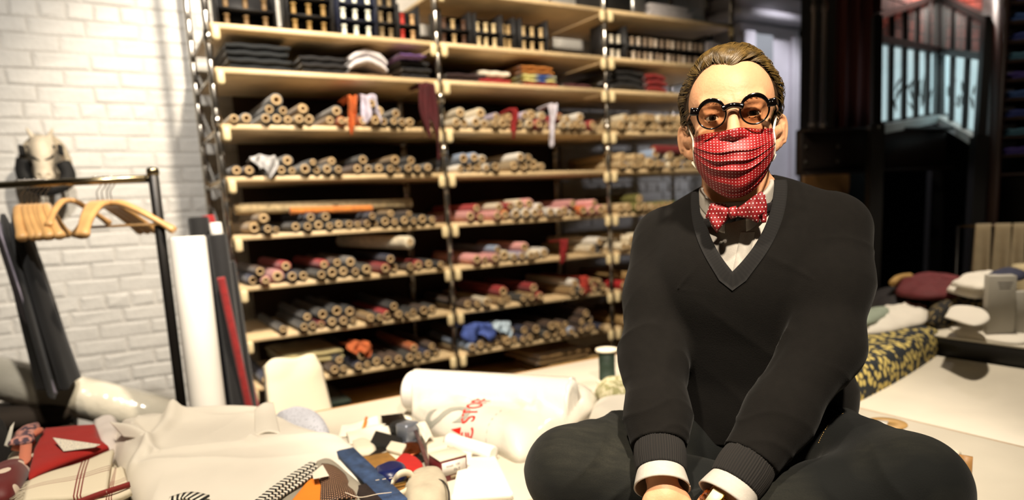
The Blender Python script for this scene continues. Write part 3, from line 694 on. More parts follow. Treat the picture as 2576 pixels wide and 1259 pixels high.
# folded cream bolt standing upright behind the table
cream = mat('cream_cotton', '#ddd3bb', .8, n=.06, ns=5, bump=.15, bs=10)
c0 = at(660, 925, Y=2.52); c1 = at(775, 905, Y=2.6); c2 = at(812, 1050, Y=2.52); c3 = at(672, 1050, Y=2.44)
def bolt(s, t):
    tl, tr_, br, bl = c0, c1, c2+(c2-c1)*4, c3+(c3-c0)*4
    P = (tl[None, None]*((1-s)*(1-t))[..., None]+tr_*(s*(1-t))[..., None]+br*(s*t)[..., None]+bl*((1-s)*t)[..., None])
    n = np.array([.2, -1, .05]); w = .006*np.sin(s*7+t*30)*np.exp(-((t-.03)/.03)**2)+.012*(1-(2*s-1)**4)*np.minimum(1, t*25)
    return P+n*w[..., None]
V, Fs, U = surf(bolt, 20, 60, .05)
link('cloth_bolt', mesh('cloth_bolt', V, Fs, cream, uv=U), label='flat cream cloth bolt standing upright behind the white heap', cat='cloth bolt')
# ------------------------------------------------------------------ cutting table
tabm = mat('table_laminate', '#cfc8b8', .5, n=.05, ns=8, bump=.04, bs=40)
woodedge = mat('table_edge_wood', '#a87c48', .5, n=.2, ns=15)
seamX = at(2366, 1075, z=TZ)[0]; TX1 = at(2470, 913, z=TZ)[0]; TX0, TY0, TY1 = -.75, -.05, 2.2
table = empty('cutting_table', ((TX0+TX1)/2, (TY0+TY1)/2, 0), 'large pale laminate cutting table the man sits on, with a seam between boards', 'table')
tl = lambda x, y, z: (x-(TX0+TX1)/2, y-(TY0+TY1)/2, z)
for x0, x1 in ((TX0, seamX-.004), (seamX+.004, TX1)):
    link('tabletop', MB().box(tl((x0+x1)/2, (TY0+TY1)/2, TZ-.0145), (x1-x0, TY1-TY0, .029), .002).me('tabletop', tabm), table)
link('seam_strip', MB().box(tl(seamX, (TY0+TY1)/2, TZ-.008), (.0078, TY1-TY0, .012)).me('seam_strip', woodedge), table)
link('edge_band', MB().box(tl((TX0+TX1)/2, TY1+.008, TZ-.016), (TX1-TX0, .014, .03), .002).me('edge_band', woodedge), table)
for x in (TX0+.1, .9, TX1-.1):
    for y in (TY0+.1, TY1-.12): link('leg', MB().box(tl(x, y, (TZ-.03)/2), (.07, .07, TZ-.03), .004).me('leg', woodedge), table)
# second table on the right, slightly higher, dark front
T2 = TZ+.075
sx0 = TX1+.012
t2 = empty('side_table', (sx0+.5, 1.1, 0), 'second table with a thick dark edge piled with garments at right', 'table')
darkedge = mat('dark_edge', '#100f0f', .5, bump=.1, bs=10)
link('tabletop', MB().box((0, 0, T2-.004), (1.0, 1.9, .008), .002).me('tabletop', tabm), t2)
link('dark_apron', MB().box((0, 0, T2-.055), (.996, 1.896, .09), .004).me('dark_apron', darkedge), t2)
for x in (-.42, .42):
    for y in (-.85, .85): link('leg', MB().box((x, y, (T2-.1)/2), (.07, .07, T2-.1), .004).me('leg', darkedge), t2)

unit_ = lambda v: np.asarray(v)/np.linalg.norm(v)
# ------------------------------------------------------------------ dark room on the right
# glazed partition: two black framed panels meeting in a far corner under sloping rafters, lit room and red brick behind
blk2 = mat('black_frame', '#0b0a0a', .5)
brickred = mat('red_brick', '#8d3a2c', .8, n=.35, ns=12)
glow = mat('lit_blind', '#aebfc2', .8, emit='#b9d2d6', es=1.0)
glassm = mat('pane_glass', '#dfe8e8', .05, alpha=.12, spec=.4)
sillm = mat('sill_white', '#c2cbcb', .5)
G0 = at(2360, 290, d=4.6)
gb = empty('glazed_partition', (G0[0], G0[1], 0), 'black barred glazed partition with pale lit panes and red brick above', 'window')
go = Vector((G0[0], G0[1], 0))
def hexa(nm, q0, q1, m, parent=gb):          # solid between two quads
    V = [Vector(p)-go for p in list(q0)+list(q1)]
    return link(nm, mesh(nm, V, [(0, 1, 2, 3), (7, 6, 5, 4), (0, 4, 5, 1), (1, 5, 6, 2), (2, 6, 7, 3), (3, 7, 4, 0)], m, False), parent)
def bar(nm, p, q, w, m):
    p = Vector(p); q = Vector(q); d = (q-p).normalized(); a_ = d.cross(Vector((.6, .8, 0)) if abs(d.z) > .5 else Vector((0, 0, 1))).normalized()*w/2; b_ = d.cross(a_).normalized()*w/2
    return hexa(nm, [p-a_-b_, p+a_-b_, p+a_+b_, p-a_+b_], [q-a_-b_, q+a_-b_, q+a_+b_, q-a_+b_], m)
rg = random.Random(5)
for (TL, TR, ML, MR, BL, BR), dl, dr, n in ((((2206, 42), (2362, -10), (2210, 100), (2364, 128), (2203, 314), (2358, 288)), 3.75, 4.6, 5), (((2366, -10), (2484, 48), (2366, 128), (2480, 142), (2364, 288), (2464, 344)), 4.6, 3.85, 3)):
    def pt(px, d): return at(*px, d=d)
    tl_, tr_, ml, mr, bl, br = pt(TL, dl), pt(TR, dr), pt(ML, dl), pt(MR, dr), pt(BL, dl), pt(BR, dr)
    mixp = lambda a_, b_, t: np.array(a_)+(np.array(b_)-np.array(a_))*t
    back = unit_(ray(2360, 150))*.22
    for i in range(0, n+1): bar('muntin' if 0 < i < n else 'end_post', mixp(bl, br, i/n), mixp(tl_, tr_, i/n), .026 if 0 < i < n else .045, blk2)
    bar('transom', ml, mr, .04, blk2); bar('rafter', tl_, tr_, .035, blk2)
    bar('sill', mixp(bl, br, -.02)-np.array([0, 0, .03]), mixp(bl, br, 1.0)-np.array([0, 0, .03]), .05, sillm)
    for i in range(n):
        for A_, B_ in (((bl, br), (ml, mr)), ((ml, mr), (tl_, tr_))):
            q = [mixp(*A_, i/n), mixp(*A_, (i+1)/n), mixp(*B_, (i+1)/n), mixp(*B_, i/n)]; hexa('pane', q, [p+back*.03 for p in q], glassm)
    q = [mixp(bl, br, -.01)+back, mixp(bl, br, 1.03)+back, mixp(ml, mr, 1.03)+back, mixp(ml, mr, -.01)+back]; hexa('lit_blind', q, [p+back*.05 for p in q], glow)
    mbk = MB(); t0 = [mixp(ml, mr, -.01), mixp(ml, mr, 1.03)]; up = np.array([0, 0, .5]); Lw = np.linalg.norm(t0[1]-t0[0]); row = 0
    for zz in np.arange(.02, .75, .075):
        x = -.11*(row % 2)
        while x < Lw:
            f0, f1 = max(0, x)/Lw, min(1, (x+.21)/Lw); j = rg.uniform(0, .008)
            q = [mixp(*t0, f0)+back*(1+j)+[0, 0, zz], mixp(*t0, f1)+back*(1+j)+[0, 0, zz], mixp(*t0, f1)+back*(1+j)+[0, 0, zz+.066], mixp(*t0, f0)+back*(1+j)+[0, 0, zz+.066]]
            if f1 > f0: mbk.add([Vector(p)-go for p in q]+[Vector(p+back*.1)-go for p in q], [(0, 1, 2, 3), (0, 4, 5, 1), (1, 5, 6, 2), (2, 6, 7, 3), (3, 7, 4, 0)])
            x += .22
        row += 1
    link('red_bricks', mbk.me('red_bricks', brickred, False), gb, kind='stuff')
    leaf = MB()
    for k_ in range(34 if n == 5 else 14):
        f = rg.uniform(.15, .85); g_ = rg.uniform(.08, .5); p = mixp(mixp(bl, br, f), mixp(ml, mr, f), g_)+back*.5-np.array([*go]); a_ = rg.uniform(-1, 1); l = rg.uniform(.05, .11)
        leaf.tube(smooth_path([p, p+np.array([a_*.03, 0, l*.5]), p+np.array([a_*.08, 0, l])], 5), [.003, .006, .008, .007, .004, .001], 6)
    link('foliage', leaf.me('foliage', mat('dark_leaves', '#1a211a', .7)), gb, kind='stuff')
    for e_ in (bl, br): bar('floor_post', e_, np.array([e_[0], e_[1], .02]), .07, blk2)
lamp('brick_fill', 'POINT', tuple(at(2362, -70, d=4.25)), (0, 0, 0), 15, (1, .9, .8), .05)  # no fitting here: point light added before the glass to brighten the bricks
# steel beam with bolts, two pipes, dark red curtain
b0 = at(2008, 385, d=3.9); b1 = at(2215, 392, d=4.1); b1[2] = b0[2]
beam = MB(); v = b1-b0; ang = math.atan2(v[1], v[0]); Lb = np.linalg.norm(v)
steel = mat('brown_steel', '#1f1612', .5, .3, n=.2, ns=8)
bo = link('steel_beam', MB().box((Lb/2+.25, 0, 0), (Lb+.5, .05, .25), .004).box((Lb/2+.25, -.03, .12), (Lb+.5, .1, .018), .003).box((Lb/2+.25, -.03, -.12), (Lb+.5, .1, .018), .003).me('steel_beam', steel), None, b0, (0, 0, ang), label='dark brown steel beam with round bolts behind his shoulder', cat='beam')
bolt_me = MB().lathe([(0, -.012), (.008, -.011), (.012, -.004), (.012, 0), (0, 0)], 12).me('bolt', mat('bolt_steel', '#55504c', .35, .8))
for x in (.03, .26):
    for z in (-.055, .03): link('bolt', bolt_me, bo, (x, -.025, z), (-math.pi/2, 0, 0))
pst = link('wall_column', MB().box((0, 0, 1.95), (.32, .3, 3.88), .004).me('wall_column', dark), None, at(2110, 300, d=4.4)*np.array([1, 1, 0])+np.array([.1, .1, 0]), kind='structure')
for u, nm in ((2043, 'left of the pair'), (2069, 'right of the pair')):
    a = at(u, 330, d=3.85); b_ = at(u, 85, d=3.85)
    link('pipe', MB().lathe([(0, -.0), (.019, .0), (.019, .03), (.011, .034), (.011, .62), (.016, .63), (.016, .66), (.011, .67), (.011, 1.6), (0, 1.6)], 12).me('pipe', mat('dull_pipe', '#6e6662', .4, .6)), None, (a[0], a[1], b0[2]+.13), label=f'dull grey vertical pipe above the dark beam, {nm}', cat='pipe')
a = at(2160, 330, d=4.1)
def cur(s, t): return (s-.5)*.28+0*t, .02*np.sin(s*25)+0*t, 1.15*t
V, Fs, U = surf(cur, 50, 6, .003)
link('curtain', mesh('curtain', V, Fs, mat('dark_red_curtain', '#3d0f0c', .85), uv=U), None, (a[0], a[1], b0[2]+.135), (0, 0, rad(-38)), label='dark red curtain hanging behind the pipes in the dark', cat='curtain')
# kraft paper bag behind the shoulder
a = at(2075, 470, d=4.15)
kb = MB()
def bag(s, t):
    ang = s*2*math.pi; c, s_ = np.cos(ang), np.sin(ang); sq = lambda x: np.sign(x)*np.abs(x)**.4
    return sq(c)*.13*(1-.1*t)+.01*np.sin(t*9+s*20), sq(s_)*.09*(1-.3*t)+.01*np.sin(t*7+s*25), t*.36+.01*np.sin(s*30)*t
V, Fs, U = surf(bag, 49, 14)
bz = a[2]-.27
link('paper_bag', mesh('paper_bag', V, Fs, mat('kraft_paper', '#8a6a44', .8, n=.2, ns=10, bump=.3, bs=20), uv=U), None, (a[0], a[1], bz), (0, 0, rad(-40)), label='crumpled brown paper bag standing in the dark behind his shoulder', cat='bag')
link('bag_stand', MB().box((0, 0, bz/2-.01), (.3, .3, bz-.02), .004).box((0, 0, bz-.011), (.33, .33, .02), .003).me('bag_stand', blk2), None, (a[0], a[1], 0), (0, 0, rad(-40)), label='black pedestal under the brown paper bag', cat='pedestal')
# dark bookcase with folded shirts, far right
bq = at(2524, 320, d=3.7); ev_ = np.array([math.cos(rad(-55)), math.sin(rad(-55)), 0])
casew = .62; sp = .1
shelfcase = empty('shirt_cabinet', (bq[0], bq[1], 0), 'dark brown cabinet with rows of folded shirts at the right edge', 'cabinet', (0, 0, rad(-50)))
cabm = mat('cabinet_brown', '#24140d', .5, n=.2, ns=6)
for x in (-.012, casew+.012): link('side_panel', MB().box((x, .2, 1.5), (.024, .4, 3.0)).me('side_panel', cabm), shelfcase)
link('back_panel', MB().box((casew/2, .395, 1.5), (casew, .01, 3.0)).me('back_panel', cabm), shelfcase)
z0 = bq[2]-.25
for i in range(11): link('shelf', MB().box((casew/2, .2, z0+i*sp-.006), (casew-.002, .38, .012)).me('shelf', cabm), shelfcase)
R_ = Matrix.Rotation(rad(-50), 4, 'Z')
SC_ = ['#3f5f9a', '#5c8f96', '#2d5a44', '#4a3d86', '#8a2a24', '#7a6a5a', '#4d7a90', '#a88b34', '#6a5f58', '#39468a', '#806a34', '#40607a']
for i in range(1, 10):
    for k in range(3):
        p = R_ @ Vector((.11+k*.2, .16, 0)); c = SC_[(i*3+k*2) % 12]
        cn = ['blue', 'teal', 'green', 'violet', 'red', 'taupe', 'sky blue', 'yellow', 'grey brown', 'indigo', 'ochre', 'slate blue'][(i*3+k*2) % 12]
        link('folded_shirt', folded(.17, .26, .04, 2, seed=i*3+k).me('folded_shirt', mat('shirt_'+c[1:], c, .8)), None, (bq[0]+p.x, bq[1]+p.y, z0+i*sp+.001), (0, 0, rad(-50)), label=f'{cn} folded shirt, {ORD[k+1]} from left, {ORD[i]} cabinet shelf from below', cat='shirt', group='folded shirts in the dark cabinet')
lamp('cabinet_fill', 'SPOT', (bq[0]-1.2, bq[1]-.6, 3.3), (bq[0]+.1, bq[1], bq[2]), 25, WARM, .05, 40, .5)  # added fill, no lamp of the cabinet, so its shirts show faintly
# rail with cream scarves
s0 = at(2410, 570, d=3.55); s1 = at(2650, 585, d=3.3); s1[2] = s0[2]
sr = empty('scarf_rail', (s0[0], s0[1], 0), 'thin metal rail holding cream scarves at right behind the side table', 'clothes rail')
d_ = s1-s0; Ls = np.linalg.norm(d_); sa = math.atan2(d_[1], d_[0])
link('bar', MB().tube([(0, 0, s0[2]), tuple(d_+np.array([0, 0, s0[2]]))], .007, 10).me('bar', railm), sr)
for q in (0.0, 1.0): link('post', MB().tube([(d_[0]*q, d_[1]*q, .0), (d_[0]*q, d_[1]*q, s0[2])], .009, 10).me('post', blackst), sr)
for i, (u, w) in enumerate(((2466, .032), (2515, .032), (2556, .024), (2600, .03))):
    a = at(u, 572, z=s0[2]); t = np.dot(a-s0, d_)/Ls
    def sc(s, q):
        arc = (q-.5)*2; z = -np.clip(np.abs(arc)-.06, 0, 1)*.42; th = np.clip(arc/.06, -1, 1)*math.pi/2
        return (s-.5)*2*w*(1+.35*np.abs(arc)), .013*np.sin(th)+np.sign(arc)*np.clip(np.abs(arc)-.06, 0, 1)*.02*(1+.5*np.sin(s*9+i)), z+.012*np.cos(th)
    V, Fs, U = surf(sc, 14, 41, .004)
    p = s0+d_/Ls*t
    link('scarf', mesh('scarf', V, Fs, mat('scarf_cream', '#b9a98a', .85, n=.1, ns=20, bump=.1, bs=40), uv=U), None, p, (0, 0, sa), label=f'cream scarf folded over the thin rail, {ORD[i+1]} from left', cat='scarf', group='cream scarves on the rail')
# ------------------------------------------------------------------ the seated man
AZ = rad(49); EF = np.array([math.sin(AZ), math.cos(AZ), 0]); ER = np.array([math.cos(AZ), -math.sin(AZ), 0])
KS = 1.2
def LP(u, v, y):                                   # pixel on the upright plane at forward distance y -> man's own frame
    r = ray(u, v); w = CAM+r*(y*KS/(r @ EF)); return np.array([w @ ER, w @ EF, w[2]])
ORG = np.array([0, 1.43, TZ])
def Q3(u, v, y): return LP(u, v, y)-ORG
man = empty('person', tuple(EF*1.43+np.array([0, 0, TZ])), 'man in black sweater, red dotted face mask and bow tie sitting cross-legged on the table', 'person', (0, 0, -AZ))
HC = np.array([(LP(1792, 296, 1.03)[0]+LP(1898, 288, 1.03)[0])/2-.004, 1.236+.080, (LP(1792, 298, 1.03)[2]+LP(1900, 290, 1.03)[2])/2+.005])-ORG
HR = rotm(1.5, -2.2, 2.0)                            # slight head turn and tilt
HSC = .955
def hl(p): return (p-HC) @ HR/HSC                   # man's frame -> head frame
def hw(p): return np.asarray(p)*HSC @ HR.T+HC
def headsd(q):                                     # q in head frame
    ax = np.abs(q[:, 0]); qs = q.copy(); qs[:, 0] = ax
    d = sd_ell(q, (0, .012, .036), (.0745, .098, .079))
    d = smin(d, sd_ell(q, (0, -.03, .02), (.066, .066, .07)), .03)
    d = smin(d, sd_ell(q, (0, -.032, -.056), (.06, .062, .064)), .03)
    d = smin(d, sd_ell(q, (0, -.062, -.103), (.03, .03, .026)), .03)
    d = smin(d, sd_ell(qs, (.043, -.06, -.03), (.021, .024, .02)), .02)
    d = smin(d, sd_cap(qs, (.045, -.077, .021), (.010, -.09, .019), .010, .010), .014)
    d = smin(d, sd_cap(q, (0, -.092, .012), (0, -.119, -.034), .0085, .0115), .012)
    d = smin(d, sd_ell(qs, (.013, -.107, -.037), (.0095, .012, .009)), .008)
    d = smax(d, -sd_ell(qs, (.0335, -.105, .0), (.0185, .020, .0125)), .012)
    lid = np.linalg.norm(qs-np.array([.0335, -.0775, -.001]), axis=1)-.0146
    op = ((qs[:, 0]-.0335)/.0142)**2+((q[:, 2]+.001+.10*(qs[:, 0]-.0335)**2*0)/.0050)**2
    opd = (np.sqrt(op)-1)*.0050
    lid = smax(lid, -np.where(q[:, 1] < -.07, opd, 1.), .0015)
    d = smin(d, lid, .005)
    d = smin(d, sd_cap(qs, (.022, -.0885, .0085), (.045, -.084, .0085), .0035, .003), .006)   # upper lid fold
    hole = np.linalg.norm(qs-np.array([.0335, -.0775, -.001]), axis=1)-.0122
    d = smax(d, -np.maximum(hole, np.where(q[:, 1] < -.07, opd-.0012, -1.)), .001)
    # ears: cupped plate turned outward, helix rim, concha, tragus, lobe
    an = rad(46); N_ = np.array([math.cos(an), -math.sin(an), 0]); T2_ = np.array([math.sin(an), math.cos(an), 0])
    o = qs-np.array([.0845, .019, -.032]); en, et, ez = o @ N_, o @ T2_, o[:, 2]; et = et-.12*ez
    E3 = np.stack([en+.10*(et-.005)**2/.02, et, ez], 1)
    e = sd_ell(E3, (0, .0, .0), (.0042, .0185, .0315))
    hx_ = None
    for k0, k1 in zip(range(0, 16), range(1, 17)):
        A0, A1 = [math.radians(-150+k_*17.5) for k_ in (k0, k1)]
        c_ = sd_cap(E3, (.0028, -.0160*math.cos(A0+1.57), .0290*math.sin(A0+1.57)), (.0028, -.0160*math.cos(A1+1.57), .0290*math.sin(A1+1.57)), .0034, .0034); hx_ = c_ if hx_ is None else np.minimum(hx_, c_)
    e = smin(e, hx_, .003)
    e = smax(e, -sd_ell(E3, (.006, -.005, -.003), (.0068, .0095, .0150)), .004)
    e = smin(e, sd_cap(E3, (.0035, .006, .012), (.0035, .0075, -.012), .0028, .0028), .004)
    e = smin(e, sd_ell(E3, (.001, -.0095, -.027), (.0055, .0085, .0085)), .006)
    e = smin(e, sd_ell(E3, (.002, -.0155, -.004), (.004, .005, .0075)), .005)
    e = smin(e, sd_cap(qs, (.07, .01, -.03), (.08, .014, -.03), .013, .009), .008)
    d = smin(d, e, .006)
    return d
SHL, SHR = Q3(1674, 602, 1.19), Q3(2096, 574, 1.14)
ELL, ELR = Q3(1645, 905, 1.08), Q3(2072, 870, 1.05)
WRL, WRR = Q3(1664, 1205, .92), Q3(1838, 1235, .9)
HDL, HDR = Q3(1690, 1330, .88), Q3(1770, 1330, .87)
NK0, NK1 = hw((0, .028, -.07)), np.array([Q3(1862, 530, 1.17)[0], Q3(1862, 530, 1.17)[1], Q3(1862, 545, 1.17)[2]])
CH = Q3(1880, 760, 1.165); AB = Q3(1890, 980, 1.2); PV = np.array([AB[0], AB[1]+.0, .125])
def torso(p, g=0.):
    d = sd_ell(p, CH+np.array([0, .0, .02]), (.183+g, .125+g, .215+g))
    d = smin(d, sd_ell(p, AB, (.172+g, .122+g, .2+g)), .06)
    for s, S in ((-1, SHL), (1, SHR)):
        d = smin(d, sd_cap(p, NK1+np.array([s*.02, .012, -.02]), S+np.array([-s*.01, .0, -.008]), .053+g, .057+g), .05)
    d = smin(d, sd_ell(p, CH+np.array([.0, -.062, .06]), (.145+g, .068+g, .085+g)), .05)
    return d
def arm(p, S, E, Wr, g=0.):
    return chain(p, [S, (S+E)/2, E, E*.55+Wr*.45, Wr], [.055+g, .051+g, .043+g*1.1, .04+g, .0265+g*.8], .03)
HIPL, HIPR = PV+np.array([-.085, .0, .0]), PV+np.array([.085, .0, .0])
KNL, KNR = Q3(1438, 1188, .99), Q3(2288, 1230, .97)
KNL[2] = max(KNL[2], .09); KNR[2] = max(KNR[2], .09)
ANL, ANR = np.array([.10, KNL[1]+.03, .075]), np.array([-.10, KNR[1]-.06, .075])
def leg(p, H, K, A, g=0.):
    d = sd_cap(p, H, K, .09+g, .068+g)
    return smin(d, sd_cap(p, K, A, .066+g, .045+g), .03)
def fingers(p, side):
    """clasped hands: palm block, four curled fingers of unequal length and a thumb"""
    Wr, Hd = (WRL, HDL) if side < 0 else (WRR, HDR)
    ax = Hd-Wr; ax /= np.linalg.norm(ax); up = np.array([0, 0, 1.]); sd = np.cross(ax, up); sd /= np.linalg.norm(sd); nr = np.cross(sd, ax)
    inn = -side                                      # the other hand lies this way
    K = Wr+ax*.095
    d = sd_cap(p, Wr, Wr+ax*.03, .026, .026)
    d = smin(d, sd_box(p, Wr+ax*.06, (.038, .036, .0135), .012, np.stack([sd, ax, nr], 1)), .018)
    f = None
    for i, (o, l) in enumerate(((-.030, .062), (-.010, .072), (.010, .075), (.029, .066))):
        b = K+sd*o*-1*inn*-1
        b = K+sd*o; q1 = b+ax*l*.45-nr*.012+sd*inn*.004; q2 = q1+ax*l*.18-nr*l*.36+sd*inn*.012; q3 = q2-ax*l*.18-nr*l*.2+sd*inn*.01
        c = chain(p, [b-ax*.012, q1, q2, q3], [.0095, .0088, .0082, .007], .004)
        f = c if f is None else np.minimum(f, c)
    d = smin(d, f, .005)
    tb = Wr+ax*.035+sd*inn*.03; t1 = tb+ax*.03+sd*inn*.022-nr*.008; t2 = t1+ax*.03+sd*inn*.004-nr*.006
    return smin(d, chain(p, [tb-sd*inn*.012, t1, t2], [.0125, .0105, .0085], .006), .01)
def near(p, c, r, fn, far=.05):
    o = np.linalg.norm(p-np.array(c), axis=1)-r; d = np.maximum(o, 0)+far; m = o < .02
    if m.any(): d[m] = fn(p[m])
    return d
def bodysd(p):
    d = smin(torso(p), sd_cap(p, NK0, NK1, .058, .064), .03)
    for s, S, E, Wr in ((-1, SHL, ELL, WRL), (1, SHR, ELR, WRR)):
        d = smin(d, arm(p, S, E, Wr), .025)
        d = np.minimum(d, near(p, Wr+(HDL-WRL if s < 0 else HDR-WRR)*.6, .16, lambda q: fingers(q, s)))
        H, K, A = (HIPL, KNL, ANL) if s < 0 else (HIPR, KNR, ANR)
        d = smin(d, leg(p, H, K, A), .03)
        d = smin(d, sd_cap(p, A, A+np.array([-s*.12, -.038, -.02]), .034, .02), .015)
    d = smin(d, sd_ell(p, PV+np.array([0, .02, .0]), (.185, .13, .12)), .05)
    return d
def skinsd(p):                                     # whole figure in one field: head blends into the neck
    d = bodysd(p)
    return smin(d, near(p, HC, .16, lambda q: headsd(hl(q))*HSC), .012)
skin = mat('skin', '#cf9a74', .52, spec=.3, n=.08, ns=22, bump=.10, bs=220, sss=.12)
lo_, hi_ = (-.53, -.68, -.02), (.5, .26, .95)
Ph, Qh = surfnet(lambda p: skinsd(p), (HC[0]-.125, HC[1]-.15, NK1[2]+.012), (HC[0]+.125, HC[1]+.15, HC[2]+.15), .0022)
Pb, Qb = surfnet(bodysd, lo_, (hi_[0], hi_[1], NK1[2]+.022), .005)
body = link('body', npmesh('body', np.vstack([Ph, Pb]), np.vstack([Qh, Qb+len(Ph)]), skin), man)

# eyes
eyem = mat('eye_white', '#cfc6bc', .12, coat=.5)
k = NB(eyem); tcv = k.obj(); sp_ = k.n('SeparateXYZ'); k.nt.links.new(tcv, sp_.inputs[0])
rr_ = k.m('SQRT', k.m('ADD', k.m('MULTIPLY', sp_.outputs[0], sp_.outputs[0]), k.m('MULTIPLY', sp_.outputs[2], sp_.outputs[2])))
front = k.m('LESS_THAN', sp_.outputs[1], 0.)
iris = k.m('MULTIPLY', k.m('LESS_THAN', rr_, .0062), front); pup = k.m('MULTIPLY', k.m('LESS_THAN', rr_, .0028), front)
k.col(k.mix(pup, k.mix(iris, '#cfc6bc', '#33291f'), '#050505'))
eb = MB().lathe([(.0125*math.sin(t), -.0125*math.cos(t)) for t in np.linspace(.0, math.pi, 15)], 24, Matrix.Rotation(math.pi/2, 4, 'X')).me('eyeball', eyem)
HE = Matrix(HR.tolist()).to_euler()
for s in (-1, 1): link('eyeball', eb, man, hw((s*.0335, -.0775, -.001)), HE, scale=(HSC,)*3)
hairc = mat('hair_brown', '#604b25', .4, n=.65, ns=70, spec=.5)
for s in (-1, 1):                                   # eyebrows as short hairs
    mb = MB()
    for i in range(60):
        t = RNG.uniform(0, 1); x = s*(.016+.036*t); b_ = np.array([x, -.1, .0215+.004*math.sin(t*2.6)+RNG.uniform(-.0028, .0028)])
        for _ in range(4): b_[1] -= headsd(b_[None])[0]*-1 if False else 0
        lo2, hi2 = -.13, -.05
        for _ in range(18):
            mid = (lo2+hi2)/2
            if headsd(np.array([[b_[0], mid, b_[2]]]))[0] > 0: lo2 = mid
            else: hi2 = mid
        b_[1] = lo2
        mb.tube([b_, b_+np.array([s*.0022, -.0004, .0003]), b_+np.array([s*.0048, .0001, .0002])], [.0003, .0003, .0001], 3)
    mb.V = [tuple(hw(np.array(v))) for v in mb.V]
    link('eyebrow', mb.me('eyebrow', mat('brow_brown', '#9a7446', .6)), man)

# hair: scalp cap plus combed strands
def hairline(phi):                                 # phi = 0 at the forehead, pi at the nape
    a = np.degrees(np.abs(phi)); return np.interp(a, [0, 10, 28, 42, 55, 66, 76, 84, 92, 104, 120, 150, 180], [.080, .086, .092, .086, .066, .040, .010, -.018, -.028, -.012, -.04, -.085, -.095])
def cap(q):
    phi = np.arctan2(q[:, 0], -(q[:, 1]+.0)); hl_ = hairline(phi)
    d = smin(sd_ell(q, (0, .016, .038), (.0755, .102, .080)), sd_ell(q, (0, .03, -.02), (.069, .078, .08)), .02)
    return d, q[:, 2]-hl_
def capsd(q):
    d, m = cap(q); lift = .006+.012*np.clip((q[:, 2]-.06)/.06, 0, 1)*np.clip((.07-q[:, 1])/.1, 0, 1)+.012*np.clip((.10-q[:, 2])/.05, 0, 1)*np.clip((np.abs(q[:, 0])-.045)/.025, 0, 1)*np.clip((q[:, 2]+.05)/.03, 0, 1)*np.clip((np.abs(np.arctan2(q[:, 0], -q[:, 1]))-1.05)/.55, 0, 1)
    ease = np.clip(m/.022, 0, 1)**.6
    return d-lift*ease*.75-.0012
def capreg(p):
    q = hl(p); d, m = cap(q); return np.maximum(capsd(q)+.0042, -(m-.007)*.8)*HSC
Pc, Qc = surfnet(capreg, (HC[0]-.11, HC[1]-.14, HC[2]-.12), (HC[0]+.11, HC[1]+.15, HC[2]+.15), .0032, 1)
hair = link('hair', npmesh('hair', Pc, Qc, mat('hair_under', '#3a2814', .6)), man, label='slicked back brown hair')
def capgrad(q):
    e = .002; d0 = capsd(q); return np.stack([(capsd(q+np.eye(3)[a]*e)-d0)/e for a in range(3)], 1), d0
NS = 9500
rs = np.random.default_rng(12)
th = rs.uniform(-math.pi, math.pi, NS*3); zz = rs.uniform(-.095, .12, NS*3)
q = np.stack([np.sin(th)*.09, -np.cos(th)*.11, zz], 1); 
top = rs.random(NS*3) < .4
q[top] = np.stack([rs.uniform(-.075, .075, top.sum()), rs.uniform(-.09, .1, top.sum()), np.full(top.sum(), .13)], 1)
ctr = np.array([0, .01, .0]); q = ctr+(q-ctr)*1.3
for _ in range(12):
    g_, d0 = capgrad(q); q = q-d0[:, None]*g_/np.maximum((g_**2).sum(1), .2)[:, None]*.8
_, m = cap(q); q = q[m > -.006*rs.random(len(q))][:NS]; n = len(q)
fr = rs.random(n) < .0
STEP, NSEG = .0085, 11
clump = np.floor(q[:, 0]*130)+np.floor(q[:, 2]*80)*7+np.floor(q[:, 1]*50)*13
cr = lambda k_: (np.sin(clump*12.9898+k_*78.233)*43758.5453) % 1
pts = [q.copy()]; cur = q.copy(); ln = rs.uniform(.7, 1.15, n)
for i in range(NSEG):
    g_, d0 = capgrad(cur); nn = g_/np.linalg.norm(g_, axis=1)[:, None]
    topf = np.clip((cur[:, 2]-.05)/.04, 0, 1)
    dirv = np.stack([.42*topf*(1-.3*np.sign(cur[:, 0]))*.9+.25*(1-topf)*0, np.ones(n), -.25*(1-topf)-.5*np.clip(cur[:, 1]/.08, 0, 1)+.35*np.clip((-.05-cur[:, 1])/.03, 0, 1)*topf], 1)
    dirv[:, 0] += .25*np.sin(i*.9+cr(1)*6)*(1-topf*.5); dirv[:, 2] += .3*np.sin(i*.8+cr(2)*6.28)*(1-topf)
    dirv += rs.normal(0, .05, (n, 3)); dirv -= nn*(dirv*nn).sum(1)[:, None]; dirv /= np.linalg.norm(dirv, axis=1)[:, None]
    cur = cur+dirv*(STEP*ln)[:, None]; g_, d0 = capgrad(cur)
    want = .0035*math.sin(min(1, (i+1)/NSEG*1.15)*math.pi)*(.3+1.3*cr(3))+.0006
    cur = cur-(d0-want)[:, None]*g_/np.maximum((g_**2).sum(1), .2)[:, None]
    pts.append(cur.copy())
S_ = np.stack(pts, 1); T_ = np.gradient(S_, axis=1); T_ /= np.linalg.norm(T_, axis=2)[..., None]+1e-9
gfl, _ = capgrad(S_.reshape(-1, 3)); Nn = gfl.reshape(S_.shape); Nn /= np.linalg.norm(Nn, axis=2)[..., None]; Bn = np.cross(T_, Nn)
wd = .00052*np.interp(np.arange(NSEG+1), [0, 1, NSEG-3, NSEG], [.5, 1, .9, .1])[None, :, None]*rs.uniform(.7, 1.3, n)[:, None, None]
ring = np.stack([S_+Bn*wd, S_+Nn*wd*.8, S_-Bn*wd], 2)                    # n, seg+1, 3, xyz
